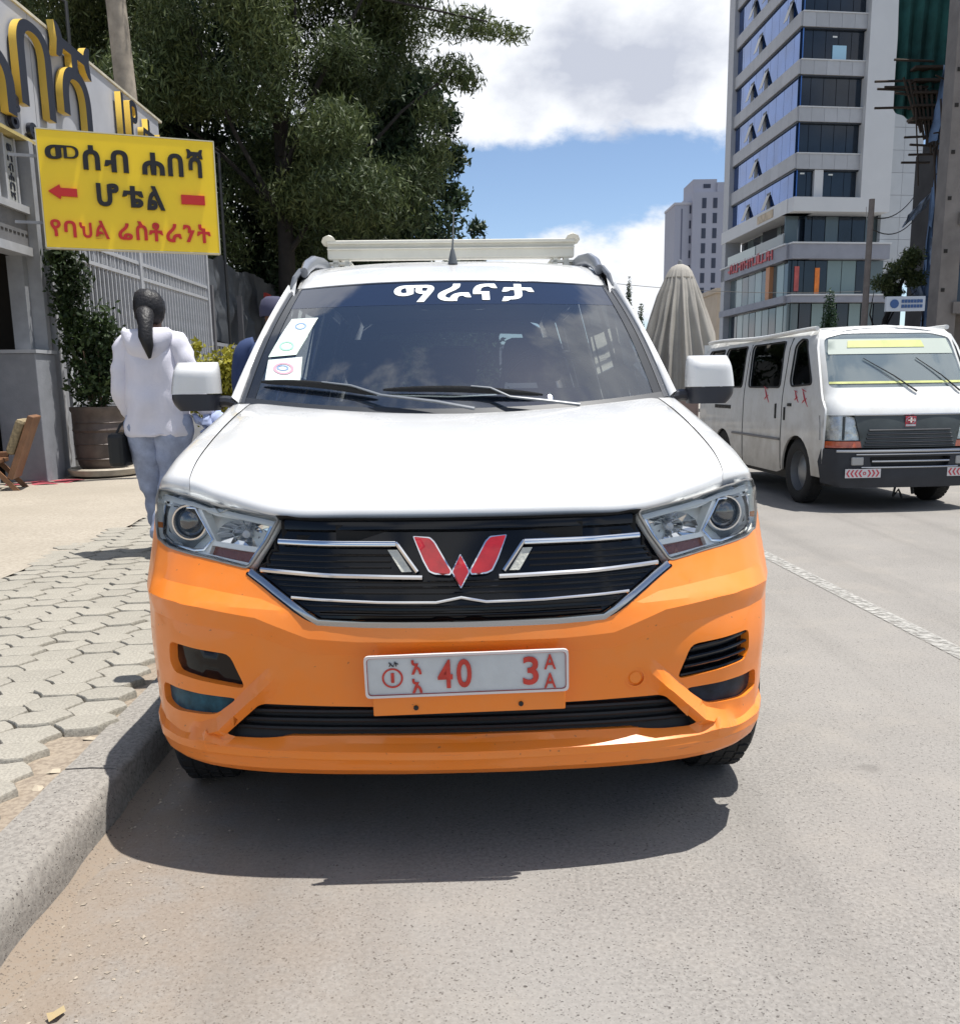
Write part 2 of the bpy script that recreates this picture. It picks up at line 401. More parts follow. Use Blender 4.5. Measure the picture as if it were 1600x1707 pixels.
# ================================================================ GROUND
def ground_mat(name, c1, c2, c3, pits=True, dirt=None, fine=90):
    m = bpy.data.materials.new(name); m.use_nodes = True; nt = m.node_tree; b = nt.nodes['Principled BSDF']; b.inputs['Roughness'].default_value = .9; b.inputs['Specular IOR Level'].default_value = .25
    tcn = N(nt, 'ShaderNodeTexCoord'); V = tcn.outputs['Object']
    def noi(s, d=6, r=.6, vec=None):
        n = N(nt, 'ShaderNodeTexNoise'); n.inputs['Scale'].default_value = s; n.inputs['Detail'].default_value = d; n.inputs['Roughness'].default_value = r; L(nt, vec or V, n.inputs['Vector']); return n.outputs[0]
    def mix(f, a, c, t='MIX'):
        n = N(nt, 'ShaderNodeMix', data_type='RGBA', blend_type=t)
        for i, v in ((0, f), (6, a), (7, c)):
            if isinstance(v, (int, float)): n.inputs[i].default_value = v
            elif isinstance(v, tuple): n.inputs[i].default_value = (*v, 1)
            else: L(nt, v, n.inputs[i])
        return n.outputs[2]
    def rng(x, a, c, lo=0, hi=1):
        n = N(nt, 'ShaderNodeMapRange', interpolation_type='SMOOTHSTEP'); L(nt, x, n.inputs[0]); n.inputs[1].default_value = a; n.inputs[2].default_value = c; n.inputs[3].default_value = lo; n.inputs[4].default_value = hi; return n.outputs[0]
    col = mix(rng(noi(.9), .35, .65), c1, c2)
    col = mix(rng(noi(fine, 2), .35, .68), col, c3)
    h = noi(fine, 3)
    if pits:
        ds = N(nt, 'ShaderNodeVectorMath', operation='ADD'); nd = N(nt, 'ShaderNodeTexNoise'); nd.inputs['Scale'].default_value = 30; L(nt, V, nd.inputs['Vector'])
        sc_ = N(nt, 'ShaderNodeVectorMath', operation='SCALE'); L(nt, nd.outputs['Color'], sc_.inputs[0]); sc_.inputs['Scale'].default_value = .02
        L(nt, V, ds.inputs[0]); L(nt, sc_.outputs[0], ds.inputs[1])
        for s, a, c, w in ((90, .14, .27, .72), (46, .09, .17, .8), (170, .16, .32, .55)):
            vo = N(nt, 'ShaderNodeTexVoronoi'); vo.inputs['Scale'].default_value = s; L(nt, ds.outputs[0], vo.inputs['Vector'])
            sel = rng(noi(s*.55, 1), .47, .58)
            pit = math_(nt, 'MULTIPLY', rng(vo.outputs['Distance'], a, c, 1, 0), sel)
            col = mix(math_(nt, 'MULTIPLY', pit, w), col, (.06, .052, .046)); h = math_(nt, 'SUBTRACT', h, math_(nt, 'MULTIPLY', pit, 1.2))
    if dirt:
        spx = N(nt, 'ShaderNodeSeparateXYZ'); L(nt, V, spx.inputs[0])
        g = rng(math_(nt, 'ADD', spx.outputs[0], math_(nt, 'MULTIPLY', noi(1.7), .9)), dirt[0], dirt[1], 1, 0)
        g = math_(nt, 'MULTIPLY', g, rng(noi(6, 8, .7), .25, .62, .35, 1))
        col = mix(math_(nt, 'MULTIPLY', g, .95), col, dirt[2])
    st = rng(noi(.35, 5), .5, .72); col = mix(math_(nt, 'MULTIPLY', st, .25), col, tuple(c*.6 for c in c1))
    if dirt:   # dusty film in soft patches, old oil spots, tyre-polished streaks along the road
        col = mix(math_(nt, 'MULTIPLY', rng(noi(2.3, 9, .65), .48, .70), .30), col, (.33,.30,.26))
        vo = N(nt, 'ShaderNodeTexVoronoi'); vo.inputs['Scale'].default_value = 2.2; L(nt, V, vo.inputs['Vector'])
        oil = math_(nt, 'MULTIPLY', rng(math_(nt, 'ADD', vo.outputs['Distance'], math_(nt, 'MULTIPLY', noi(14, 5), .12)), .09, .17, 1, 0), rng(noi(.8, 2), .52, .60))
        col = mix(math_(nt, 'MULTIPLY', oil, .45), col, (.08,.072,.065))
        mpn = N(nt, 'ShaderNodeMapping'); mpn.inputs['Scale'].default_value = (2.2, .07, 1); L(nt, V, mpn.inputs[0])
        col = mix(math_(nt, 'MULTIPLY', rng(noi(1.0, 5, .5, mpn.outputs[0]), .5, .66), .22), col, tuple(c*.55 for c in c1))
    L(nt, col, b.inputs['Base Color'])
    bp = N(nt, 'ShaderNodeBump'); bp.inputs['Strength'].default_value = .5; bp.inputs['Distance'].default_value = .004; L(nt, h, bp.inputs['Height']); L(nt, bp.outputs[0], b.inputs['Normal'])
    MATS[name] = m; return m
asphalt = ground_mat('asphalt', (.202,.190,.175), (.245,.231,.213), (.272,.257,.237), True, (-1.0, .75, (.235,.180,.130)))
road = mesh_obj('road', [(-1.06,-20,0),(900,-20,0),(900,900,0),(-1.06,900,0)], [(0,1,2,3)], asphalt); tag(road, kind='structure')
dirt_m = ground_mat('walk_dirt', (.27,.22,.17), (.32,.27,.21), (.22,.18,.14), False, None, 60)
sand_m = ground_mat('sand_ground', (.345,.308,.252), (.395,.353,.293), (.30,.265,.215), False, None, 45)
def bumpy(name, x0, x1, y0, y1, nx, ny, z, amp, mat, fx=None):
    rows = [[Vector((fx(x0+(x1-x0)*i/nx, y) if fx and i == nx else x0+(x1-x0)*i/nx, y, z+amp*(noise.noise(Vector(((x0+(x1-x0)*i/nx)*2.2, y*2.2, 3)))))) for i in range(nx+1)] for y in [y0+(y1-y0)*j/ny for j in range(ny+1)]]
    mb = MB(); grid_mb(mb, rows); return tag(mb.obj(name, mat, None, True), kind='structure')
base = tag(mesh_obj('ground', [(-900,-20,.02),(-1.12,-20,.02),(-1.12,900,.02),(-900,900,.02)], [(0,1,2,3)], dirt_m), kind='structure')
bumpy('dirt_strip', -3.1, -1.10, .8, 16, 40, 200, .112, .010, dirt_m)
bumpy('sand_walk', -9, -2.80, .8, 40, 40, 160, .127, .012, sand_m, fx=lambda x, y: -2.80+.10*noise.noise(Vector((y*1.3, 0, 0)))+.05*noise.noise(Vector((y*6, 0, 0))))
tag(mesh_obj('far_pavement', [(8.6,-20,.12),(60,-20,.12),(60,400,.12),(8.6,400,.12),(8.6,-20,0),(8.6,400,0)], [(0,1,2,3),(4,0,3,5)], M('far_paving', (.30,.28,.25), rough=.9, var=.1, scale=1.5)), kind='structure')
tag(mesh_obj('far_walk', [(-9,16,.115),(-1.12,16,.115),(-1.12,300,.115),(-9,300,.115)], [(0,1,2,3)], sand_m), kind='structure')
# kerb of separate stones
kerb_m = ground_mat('kerb_concrete', (.255,.238,.212), (.305,.285,.256), (.21,.195,.175), True, None, 70)
kb = empty('kerb', (0, 0, 0)); tag(kb, kind='structure')
y = .6; i = 0; rr = random.Random(3)
while y < 40:
    ln = 1.0; x1 = -1.01-.022*(y-1.5 if y < 6 else 4.5)-.0; mb = MB(); n = 12; rows = []
    for j in range(n+1):
        yy = y+.006+(ln-.012)*j/n; w_ = .007*noise.noise(Vector((yy*5, i, 0))); e_ = .010*noise.noise(Vector((yy*9, 5, i)))
        xo = x1-.022*(yy-y if y < 6 else 0)
        rows.append([Vector((xo-.175, yy, -.02)), Vector((xo-.168, yy, .128+w_)), Vector((xo-.09, yy, .131+w_)), Vector((xo-.020+e_, yy, .129+w_)), Vector((xo-.003+e_*1.3, yy, .117)), Vector((xo+.006+w_, yy, .06)), Vector((xo+.012, yy, -.02))])
    grid_mb(mb, rows); mb.f += [tuple(range(7)), tuple(n*7+k for k in range(7))[::-1]]
    mb.obj('kerb_stone', kerb_m, kb, True, 50); y += ln; i += 1
# dust banked against the kerb
rows = []
for j in range(160):
    yy = .8+j*.05; xk = -1.01-.022*min(yy-1.5, 4.5); rw = []
    for i in range(9):
        t = i/8; rw.append(Vector((xk-.01+t*(.11+.09*noise.noise(Vector((yy*3.5, 0, 4)))), yy, -.003+(.036+.015*noise.noise(Vector((yy*3, 1, 0))))*(1-t)**2.2+.003*noise.noise(Vector((yy*20, t*9, 2)))*(1-t))))
    rows.append(rw)
mb = MB(); grid_mb(mb, rows); mb.obj('gutter_dust', ground_mat('gutter_dirt', (.225,.180,.138), (.25,.205,.160), (.235,.195,.155), True, None, 70), None, True, kind='stuff')
# interlocking pavers
pave_m = ground_mat('paver_concrete', (.315,.295,.250), (.375,.352,.300), (.255,.238,.205), False, None, 120)
_b = pave_m.node_tree.nodes['Principled BSDF']; _l = _b.inputs['Base Color'].links[0].from_socket
_oi = N(pave_m.node_tree, 'ShaderNodeObjectInfo'); _h = N(pave_m.node_tree, 'ShaderNodeHueSaturation'); L(pave_m.node_tree, _l, _h.inputs['Color'])
L(pave_m.node_tree, math_(pave_m.node_tree, 'ADD', math_(pave_m.node_tree, 'MULTIPLY', _oi.outputs['Random'], .12), .93), _h.inputs['Value']); L(pave_m.node_tree, _h.outputs[0], _b.inputs['Base Color'])
pv = empty('pavement', (0, 0, 0)); tag(pv, kind='structure')
hexp = [(-.108,-.012),(-.055,-.088),(.050,-.092),(.106,-.015),(.058,.012),(.052,.084),(-.050,.092),(-.060,.018)]
hexp = [(-.1035,.0),(-.0515,-.0715),(.0515,-.0715),(.1035,.0),(.0515,.0715),(-.0515,.0715)]
def paver_mesh(seed):
    r = random.Random(seed); pts = []
    for i, p in enumerate(hexp):
        q = hexp[(i+1) % 6]; pts.append((p[0]+r.uniform(-.004,.004), p[1]+r.uniform(-.004,.004))); k = .007*(1 if i % 2 else -1)
        mx_, my_ = (p[0]+q[0])/2, (p[1]+q[1])/2; l = math.hypot(mx_, my_); pts.append((mx_*(1+k/l)+r.uniform(-.003,.003), my_*(1+k/l)+r.uniform(-.003,.003)))
    n = len(pts); mb = MB()
    mb.add([(a, b, -.04) for a, b in pts]+[(a, b, .020) for a, b in pts]+[(a*.965, b*.955, .0255+r.uniform(-.002,.002)) for a, b in pts]+[(0, 0, .027)],
           [(i, (i+1) % n, n+(i+1) % n, n+i) for i in range(n)]+[(n+i, n+(i+1) % n, 2*n+(i+1) % n, 2*n+i) for i in range(n)]+[(2*n+i, 2*n+(i+1) % n, 3*n) for i in range(n)])
    me = bpy.data.meshes.new('paver'); me.from_pydata([tuple(v) for v in mb.v], [], mb.f); me.update(); me.materials.append(pave_m); me.polygons.foreach_set('use_smooth', [True]*len(me.polygons)); me.set_sharp_from_angle(angle=math.radians(40)); return me
pms = [paver_mesh(s) for s in range(8)]
cells = []; pit_x, pit_y = .161, .150; c9, s9 = math.cos(math.radians(9)), math.sin(math.radians(9))
for j in range(-12, 90):
    for i in range(-6, 26):
        a_, b_ = -i*pit_x, j*pit_y+(i % 2)*pit_y*.5; x = -1.35+a_*c9-b_*s9*1.0+.158*(j*pit_y); yv = 1.30+a_*s9+b_*c9
        x = -1.35+a_*c9-b_*s9
        edge = -2.82+.10*noise.noise(Vector((yv*1.1, 7, 0)))
        if x < edge or x > -1.285-.012*(yv-2)+.02*math.sin(yv*5) or yv > 12: continue
        cells.append((x, yv))
cells.sort(key=lambda c: c[1]); rr = random.Random(5); rest = MB()
vis = [c for c in cells if c[1] > 1.9]
for k, (x, yv) in enumerate(vis):
    z = .105+rr.uniform(-.005,.005)+.006*noise.noise(Vector((x, yv, 0))); rot = math.radians(9)+rr.uniform(-.025,.025)
    if k < 300:
        o = bpy.data.objects.new('paver', pms[rr.randrange(8)]); C.objects.link(o); o.parent = pv; o.location = (x, yv, z); o.rotation_euler = (rr.uniform(-.028,.028), rr.uniform(-.028,.028), rot)
    else:
        m_ = Matrix.Translation((x, yv, z)) @ Matrix.Rotation(rot, 4, 'Z'); me = pms[rr.randrange(8)]; rest.add([m_ @ v.co for v in me.vertices], [tuple(p.vertices) for p in me.polygons])
if rest.v: rest.obj('paver_field', pave_m, pv, True, 40, kind='stuff')
# white edge line, worn
lm = M('road_paint', (.36,.35,.325), rough=.8, var=.15, scale=14); ntl = lm.node_tree; bl = ntl.nodes['Principled BSDF']
nn = N(ntl, 'ShaderNodeTexNoise'); nn.inputs['Scale'].default_value = 30; nn.inputs['Detail'].default_value = 9; tcl = N(ntl, 'ShaderNodeTexCoord'); L(ntl, tcl.outputs['Object'], nn.inputs['Vector'])
mrl = N(ntl, 'ShaderNodeMapRange'); L(ntl, nn.outputs[0], mrl.inputs[0]); mrl.inputs[1].default_value = .28; mrl.inputs[2].default_value = .62; L(ntl, mrl.outputs[0], bl.inputs['Alpha'])
tag(mesh_obj('lane_line', [(2.21,1.0,.004),(2.315,1.0,.004),(1.72,13,.004),(1.62,13,.004)], [(0,1,2,3)], lm), kind='structure')
# litter and grit along the gutter
rg = random.Random(11); mb = MB()
for k in range(420):
    if k < 260: x = -1.0+abs(rg.gauss(0, .13)); y = rg.uniform(1.3, 2.9); z = .0
    else: x = rg.uniform(-1.33,-1.2); y = rg.uniform(1.9, 4.2); z = .10
    r = rg.uniform(.0015,.005)*(1 if rg.random() < .97 else 1.6); a = rg.uniform(0, 6.28)
    m_ = Matrix.Translation((x, y, z+r*.3)) @ Matrix.Rotation(a, 4, 'Z') @ Matrix.Diagonal((1.5, 1, .5, 1))
    mb.add([m_ @ Vector(p)*1 for p in [(r,0,0),(0,r,0),(-r,0,0),(0,-r,0),(0,0,r*1.2)]], [(0,1,4),(1,2,4),(2,3,4),(3,0,4)])
mb.obj('grit', M('grit_stone', (.33,.28,.22), rough=.9, var=.4, scale=80), kind='stuff')
mb = MB()
mb.add([(-.03,-.01,.006),(-.005,-.022,.014),(.03,-.006,.008),(.034,.012,.016),(.0,.02,.010),(-.024,.014,.018),(0,0,.004)], [(6,0,1),(6,1,2),(6,2,3),(6,3,4),(6,4,5),(6,5,0)])
o = mb.obj('dry_leaf', M('dry_leaf_tan', (.36,.28,.15), rough=.7)); o.scale = (.6, .6, .9); o.rotation_euler = (0, 0, .9); o.location = (-.835, 1.665, 0); tag(o, 'curled dry leaf lying on the asphalt near the kerb', 'leaf')
tag_l = []
for i, (x, y) in enumerate(((-1.245,2.62), (-1.235,2.50), (-1.24,2.88))):
    mb = MB(); mb.add([(-.022,-.010,.002),(0,-.017,.008),(.024,-.006,.004),(.018,.012,.010),(-.010,.014,.006),(0,0,.014)], [(5,0,1),(5,1,2),(5,2,3),(5,3,4),(5,4,0)])
    o = mb.obj('dry_leaf', M('dry_leaf_pale', (.42,.36,.27), rough=.7)); o.location = (x, y, .108); o.rotation_euler = (0, 0, i*1.7)
    tag(o, ['largest pale dry leaf in the dirt strip between pavers and kerb', 'pale leaf scrap nearest the camera in the dirt strip by the kerb', 'small pale leaf scrap farthest along the dirt strip by the kerb'][i], 'leaf', 'leaf scraps beside the kerb')

# ================================================================ TAXI
white = M('white_paint', (0.80, 0.80, 0.785), rough=0.22, coat=0.6, var=0.02, scale=3)
def dusty(name, col, dust, rough=0.33, coat=0.5, amt=0.12, spots=None, chips=0.0):
    m = M(name, col, rough=rough, coat=coat, var=0.01); nt = m.node_tree; b = nt.nodes['Principled BSDF']
    tcn = N(nt, 'ShaderNodeTexCoord')
    n = N(nt, 'ShaderNodeTexNoise'); n.inputs['Scale'].default_value = 3.5; n.inputs['Detail'].default_value = 8; n.inputs['Roughness'].default_value = .7
    L(nt, tcn.outputs['Object'], n.inputs['Vector'])
    mrn = N(nt, 'ShaderNodeMapRange'); L(nt, n.outputs[0], mrn.inputs[0]); mrn.inputs[1].default_value = .42; mrn.inputs[2].default_value = .8; mrn.inputs[4].default_value = amt
    n2 = N(nt, 'ShaderNodeTexNoise'); n2.inputs['Scale'].default_value = 60; n2.inputs['Detail'].default_value = 3; L(nt, tcn.outputs['Object'], n2.inputs['Vector'])
    mc = N(nt, 'ShaderNodeMix', data_type='RGBA'); L(nt, mrn.outputs[0], mc.inputs[0]); mc.inputs[6].default_value = (*col, 1); mc.inputs[7].default_value = (*dust, 1)
    out = mc.outputs[2]
    if chips:
        mr2 = N(nt, 'ShaderNodeMapRange'); L(nt, n2.outputs[0], mr2.inputs[0]); mr2.inputs[1].default_value = .71; mr2.inputs[2].default_value = .74; mr2.inputs[4].default_value = chips
        mc2 = N(nt, 'ShaderNodeMix', data_type='RGBA'); L(nt, mr2.outputs[0], mc2.inputs[0]); L(nt, out, mc2.inputs[6]); mc2.inputs[7].default_value = (.08, .05, .04, 1); out = mc2.outputs[2]
    L(nt, out, b.inputs['Base Color'])
    L(nt, math_(nt, 'ADD', math_(nt, 'MULTIPLY', mrn.outputs[0], 1.5), rough), b.inputs['Roughness'])
    n3 = N(nt, 'ShaderNodeTexNoise'); n3.inputs['Scale'].default_value = 9; L(nt, tcn.outputs['Object'], n3.inputs['Vector'])
    bp = N(nt, 'ShaderNodeBump'); bp.inputs['Strength'].default_value = 0.05; bp.inputs['Distance'].default_value = .02; L(nt, n3.outputs[0], bp.inputs['Height']); L(nt, bp.outputs[0], b.inputs['Normal'])
    return m
white_t = dusty('taxi_white', (0.63, 0.635, 0.635), (.56, .53, .48), rough=.2, coat=.7, amt=.22)
orange = dusty('taxi_orange', (0.86, 0.225, 0.016), (.62, .30, .12), rough=.32, coat=.4, amt=.35, chips=.5)
_nt = orange.node_tree; _b = _nt.nodes['Principled BSDF']; _src = _b.inputs['Base Color'].links[0].from_socket; _tc = N(_nt, 'ShaderNodeTexCoord'); _mp = N(_nt, 'ShaderNodeMapping'); _mp.inputs['Scale'].default_value = (5, 5, 45); L(_nt, _tc.outputs['Object'], _mp.inputs[0])
_n = N(_nt, 'ShaderNodeTexNoise'); _n.inputs['Scale'].default_value = 1.3; _n.inputs['Detail'].default_value = 9; _n.inputs['Roughness'].default_value = .7; L(_nt, _mp.outputs[0], _n.inputs['Vector'])
_s = N(_nt, 'ShaderNodeSeparateXYZ'); L(_nt, _tc.outputs['Object'], _s.inputs[0])
_a = N(_nt, 'ShaderNodeMapRange'); L(_nt, _n.outputs[0], _a.inputs[0]); _a.inputs[1].default_value = .60; _a.inputs[2].default_value = .66
_z = N(_nt, 'ShaderNodeMapRange'); L(_nt, _s.outputs[2], _z.inputs[0]); _z.inputs[1].default_value = .36; _z.inputs[2].default_value = .27
_m = N(_nt, 'ShaderNodeMix', data_type='RGBA'); L(_nt, math_(_nt, 'MULTIPLY', math_(_nt, 'MULTIPLY', _a.outputs[0], _z.outputs[0]), .7), _m.inputs[0]); L(_nt, _src, _m.inputs[6]); _m.inputs[7].default_value = (.30, .12, .05, 1); L(_nt, _m.outputs[2], _b.inputs['Base Color'])
black_gloss = M('gloss_black', (0.004, 0.005, 0.007), rough=.12, spec=.4)
black_matte = M('matte_black', (0.012, 0.013, 0.014), rough=.55, bump=.1)
rubber = M('rubber', (0.018, 0.018, 0.018), rough=.8, bump=.2, bscale=90)
chrome = M('chrome', (0.75, 0.76, 0.78), rough=.10, metal=1)
satin = M('satin_metal', (0.42, 0.44, 0.47), rough=.22, metal=1)
reflector = M('reflector_silver', (0.62, 0.64, 0.66), rough=.16, metal=1, bump=.5, bscale=30)
housing = M('lamp_housing', (0.90, 0.92, 0.90), rough=.3, metal=.0)
housing_dark = M('lamp_housing_dark', (0.34, 0.36, 0.37), rough=.3, metal=.2)
clear = glass('clear_lens', (.98, .985, .98), ior=1.2)
wsglass = glass('windscreen_glass', (.50, .57, .60), ior=2.3, body=(.05, .085, .15), bodymix=.14)
band_glass = glass('tinted_band', (.04, .06, .09), ior=1.9, body=(.02, .035, .08), bodymix=.55)
sideglass = glass('side_glass', (.02, .025, .028), ior=1.6)
rearglass = glass('rear_glass', (.75, .78, .78), ior=1.3)
seatmat = M('seat_cloth', (.03, .033, .04), rough=.9, bump=.3)
dashmat = M('dashboard_plastic', (.035, .037, .042), rough=.6)
beige = M('cream_plastic', (.52, .50, .42), rough=.5, var=.1)
red_badge = M('red_enamel', (.38, .008, .012), rough=.18, coat=1, var=.25, scale=25)
plate_m = M('plate_white', (.52, .55, .56), rough=.35, var=.08, scale=12, bump=.15, bscale=25)
plate_red = M('plate_red', (.50, .045, .03), rough=.5, var=.2, scale=40)
paper = M('sticker_paper', (.72, .80, .76), rough=.6, var=.06, scale=30)

SS = [0,.15,.34,.45,.52,.6,.68,.76,.84,.93,1.05,1.3]
SX = [0,.15,.34,.45,.52,.6,.68,.752,.814,.856,.874,.878]
YH = [0,.01,.04,.085,.12,.16,.21,.27,.34,.43,.57,.82]
YL = [0,.005,.02,.035,.047,.07,.10,.15,.225,.34,.47,.72]
PZ = [.20,.235,.26,.30,.325,.345,.40,.45,.55,.62,.665,.75,.82,.90,.95]
PY = [.10,.05,.01,-.012,-.008,.035,.038,.036,.022,.010,.004,.034,.058,.092,.142]
WZ = [.2,.26,.3,.36,.6,.72,.9,1.0]
WV = [.935,.965,.98,.982,.992,1.0,.985,.975]
sm_s = np.linspace(0, 1.4, 281)
def _smooth(xs, ys, k=13):
    y = np.interp(sm_s, xs, ys, right=ys[-1]); yy = np.concatenate([np.full(k, y[0])*2-y[1:k+1][::-1] if False else y[1:k+1][::-1], y, np.full(k, y[-1])])
    return np.convolve(yy, np.ones(k)/k, 'same')[k:-k]
SXs = np.interp(sm_s, SS, SX); YHs = _smooth(SS, YH); YLs = _smooth(SS, YL)
def S(s, z):
    sg = -1 if s < 0 else 1; s = abs(s)
    w = min(1, max(0, (z-.5)/.36)); w = w*w*(3-2*w)
    x = np.interp(s, sm_s, SXs); yh = np.interp(s, sm_s, YHs); yl = np.interp(s, sm_s, YLs)
    k = np.interp(z, WZ, WV); fall = max(0.15, 1-s*.9)
    return Vector((sg*x*k, yl*(1-w)+yh*w+np.interp(z, PZ, PY)*(.4+.6*fall), z))
def off(surf, d):
    def g(s, z):
        p = surf(s, z); a = surf(s+1e-3, z)-p; b = surf(s, z+1e-3)-p; n = a.cross(b).normalized()
        if n.dot(Vector((-p.x*.8, 1, 0))) > 0: n = -n
        return p + n*d
    return g
T = empty('taxi', (-.0452, 2.2137, 0), math.radians(1.576), 'white over orange taxi minivan facing the camera at the kerb', 'taxi')
TOPL = [(0,.634),(.236,.636),(.345,.640),(.480,.732),(.523,.752),(.637,.772),(.792,.786),(.86,.80),(.92,.84),(1.0,.86)]
CREASE = [(0,.598),(.25,.597),(.37,.604),(.50,.648),(.65,.662),(.80,.668),(1.05,.68)]; CRX = [p[0] for p in CREASE]; CRZ = [p[1] for p in CREASE]
BOOM = [(.466,.497),(.535,.434),(.618,.356),(.67,.337),(.78,.338),(.87,.348)]
SEAM = [(.62,.337),(.70,.332),(.80,.335),(.93,.345)]
fog_up = rnd([(.770,.566),(.582,.552),(.547,.462),(.757,.484),(.775,.51)], .02)
fog_lo = rnd([(.822,.444),(.572,.436),(.637,.388),(.78,.379),(.828,.39)], .018)
POD = [(.80,.60),(.56,.575),(.52,.47),(.62,.37),(.85,.36),(.845,.58)]
def Sb(s, z):
    a = abs(s); p = S(s, z); o = 0.0
    d = polyd(a, z, CREASE); cz = np.interp(a, CRX, CRZ)
    kf = max(.25, min(1, (1.0-a)/.22))
    if z > cz: o += kf*(.012 - .30*min(d, .045))
    else: o += kf*(.012 - .42*min(d, .045))
    # ridge around the fog lamp pod, running into the lip
    d = polyd(a, z, BOOM); o += .029*max(0, 1-d/.030)*min(1, max(.1, (a-.455)/.06))*max(0, min(1, (.74-a)/.10))
    # pod surround: soft sunk field with a crisp outer groove
    d = polyd(a, z, SEAM); o -= .010*math.exp(-(d/.005)**2) if a > .6 else 0
    # upper cheek crease
    # shallow dents low on the lip
    k = 1e-3
    pa = S(s+k, z)-p; pb = S(s, z+k)-p; n = pa.cross(pb).normalized()
    if n.dot(Vector((-p.x*.8, 1, 0))) > 0: n = -n
    return p + n*o
def offl(pl, d):
    out = []
    for i, p in enumerate(pl):
        a = Vector(pl[max(0, i-1)]); b = Vector(pl[min(len(pl)-1, i+1)]); t = (b-a).normalized(); out.append((p[0]-t.y*d, p[1]+t.x*d))
    return out
CLINES = [[(-a, b) for a, b in reversed(CREASE)] + CREASE[1:]]
for z_ in (.325, .30, .262): CLINES.append([(-.90, z_), (.90, z_)])
for sg in (-1, 1):
    for pl_ in (BOOM, offl(BOOM[:4], .03), offl(BOOM[:4], -.03), offl(CREASE[2:], .045), offl(CREASE[2:], -.045)): CLINES.append([(sg*a, b) for a, b in pl_])
half = [(0,.640),(.236,.642),(.347,.646),(.484,.738),(.527,.758),(.637,.776),(.792,.790),(.86,.803),(.92,.845),(1.0,.865),(1.03,.80),(1.045,.70),(1.0,.60),(.96,.50),(.935,.40),(.925,.30),(.905,.262),(.75,.250),(.60,.240),(.40,.237),(.2,.235),(0,.234)]
outer = sym(half)
intake = rnd(sym([(0,.417),(.25,.421),(.500,.426),(.515,.424),(.606,.343),(.28,.347),(0,.347)]), .008)
bumper = panel('bumper', outer, [fog_up, mirror(fog_up), fog_lo, mirror(fog_lo), intake], Sb, orange, T, step=.014, thick=.03, lines=CLINES)
bumper.data.set_sharp_from_angle(angle=math.radians(13))
# intake grid
panel('intake_panel', sym([(0,.43),(.52,.435),(.62,.335),(0,.335)]), [], off(S, -.035), black_matte, T, step=.06, thick=0)
for z in (.362, .384, .405):
    e = .60-(z-.343)*1.1
    ribbon('intake_slat', [(-e, z), (0, z), (e, z)], .011, off(S, -.022), black_matte, T, h=.012)
def side(sg, f):   # the same piece on either side of the car
    return [(sg*a, b) for a, b in f] if sg > 0 else mirror(f)
for sg in (-1, 1):
    panel('fog_panel', side(sg, [(.80,.585),(.56,.57),(.52,.445),(.77,.465)]), [], off(S, -.028), black_gloss, T, step=.05, thick=0)
    for z0, z1 in ((.545,.555), (.52,.53), (.495,.505), (.473,.483)) if sg > 0 else ():
        x0 = .547+(z0-.462)*.40+.008
        ribbon('fog_slat', side(sg, [(x0, z0-.004), (.765, z1+.004)]), .009, off(S, -.018), black_gloss, T, h=.008)
    fl = panel('fog_lamp', side(sg, [(.84,.46),(.555,.45),(.62,.375),(.85,.365)]), [], off(S, -.022), M('fog_lamp_blue' if sg < 0 else 'fog_lamp_dark', (.018,.075,.11) if sg < 0 else (.015,.022,.035), rough=.35, var=.5, scale=25, spec=.2), T, step=.05, thick=0)
    if sg < 0: fl['label'] = 'blue tinted lower fog lamp window'
# tow eye cap with its ring of flaked paint
mb = MB(); p = Sb(.435,.477)
mb.lathe([(.0,-.006),(.014,-.006),(.017,-.002),(.017,.01)], 20, p, 'y'); mb.obj('tow_cap', orange, T, True)
mb = MB(); mb.lathe([(.022,.004),(.022,-.003),(.026,-.003),(.026,.004)], 20, p, 'y'); mb.obj('tow_ring', orange, T, True)
# grille -----------------------------------------------------------
gh = [(0,.884),(.24,.888),(.441,.886),(.450,.872),(.521,.757),(.480,.733),(.345,.641),(.236,.637),(0,.635)]
panel('grille_panel', sym([(a*.99, b) for a, b in gh]), [], off(S, -.018), black_gloss, T, step=.04, thick=0)
ribbon('grille_trim', [(-a, b) for a, b in [(.521,.752),(.480,.729),(.347,.642),(.236,.637),(0,.636)]] + [(.236,.637),(.347,.642),(.480,.729),(.521,.752)], .017, off(S, -.002), satin, T, h=.006)
ribbon('grille_gasket', [(-a, b) for a, b in [(.53,.748),(.484,.722),(.350,.633),(.236,.628),(0,.627)]] + [(.236,.628),(.350,.633),(.484,.722),(.53,.748)], .009, off(S, -.003), black_gloss, T, h=.004)
ribbon('grille_top_bar', [(-.436,.868), (-.2,.871), (0,.870), (.2,.871), (.436,.868)], .030, off(S, -.010), black_gloss, T, h=.010)
for z, e in ((.655,.345), (.668,.365), (.681,.385), (.712,.43), (.725,.45), (.738,.47)):
    for sg in (-1, 1): ribbon('grille_slat', side(sg, [(.0, z), (e*.5, z+.001), (e, z+.004)]), .006, off(S, -.016), black_gloss, T, h=.005)
for z in (.772, .786, .80):
    for sg in (-1, 1): ribbon('grille_slat', side(sg, [(.17, z), (.49-(z-.76)*.5, z)]), .006, off(S, -.016), black_gloss, T, h=.005)
ribbon('grille_strip', [(-.41,.698),(-.2,.690),(-.06,.689),(0,.700),(.06,.689),(.2,.690),(.41,.698)], .007, off(S, -.002), chrome, T, h=.006)
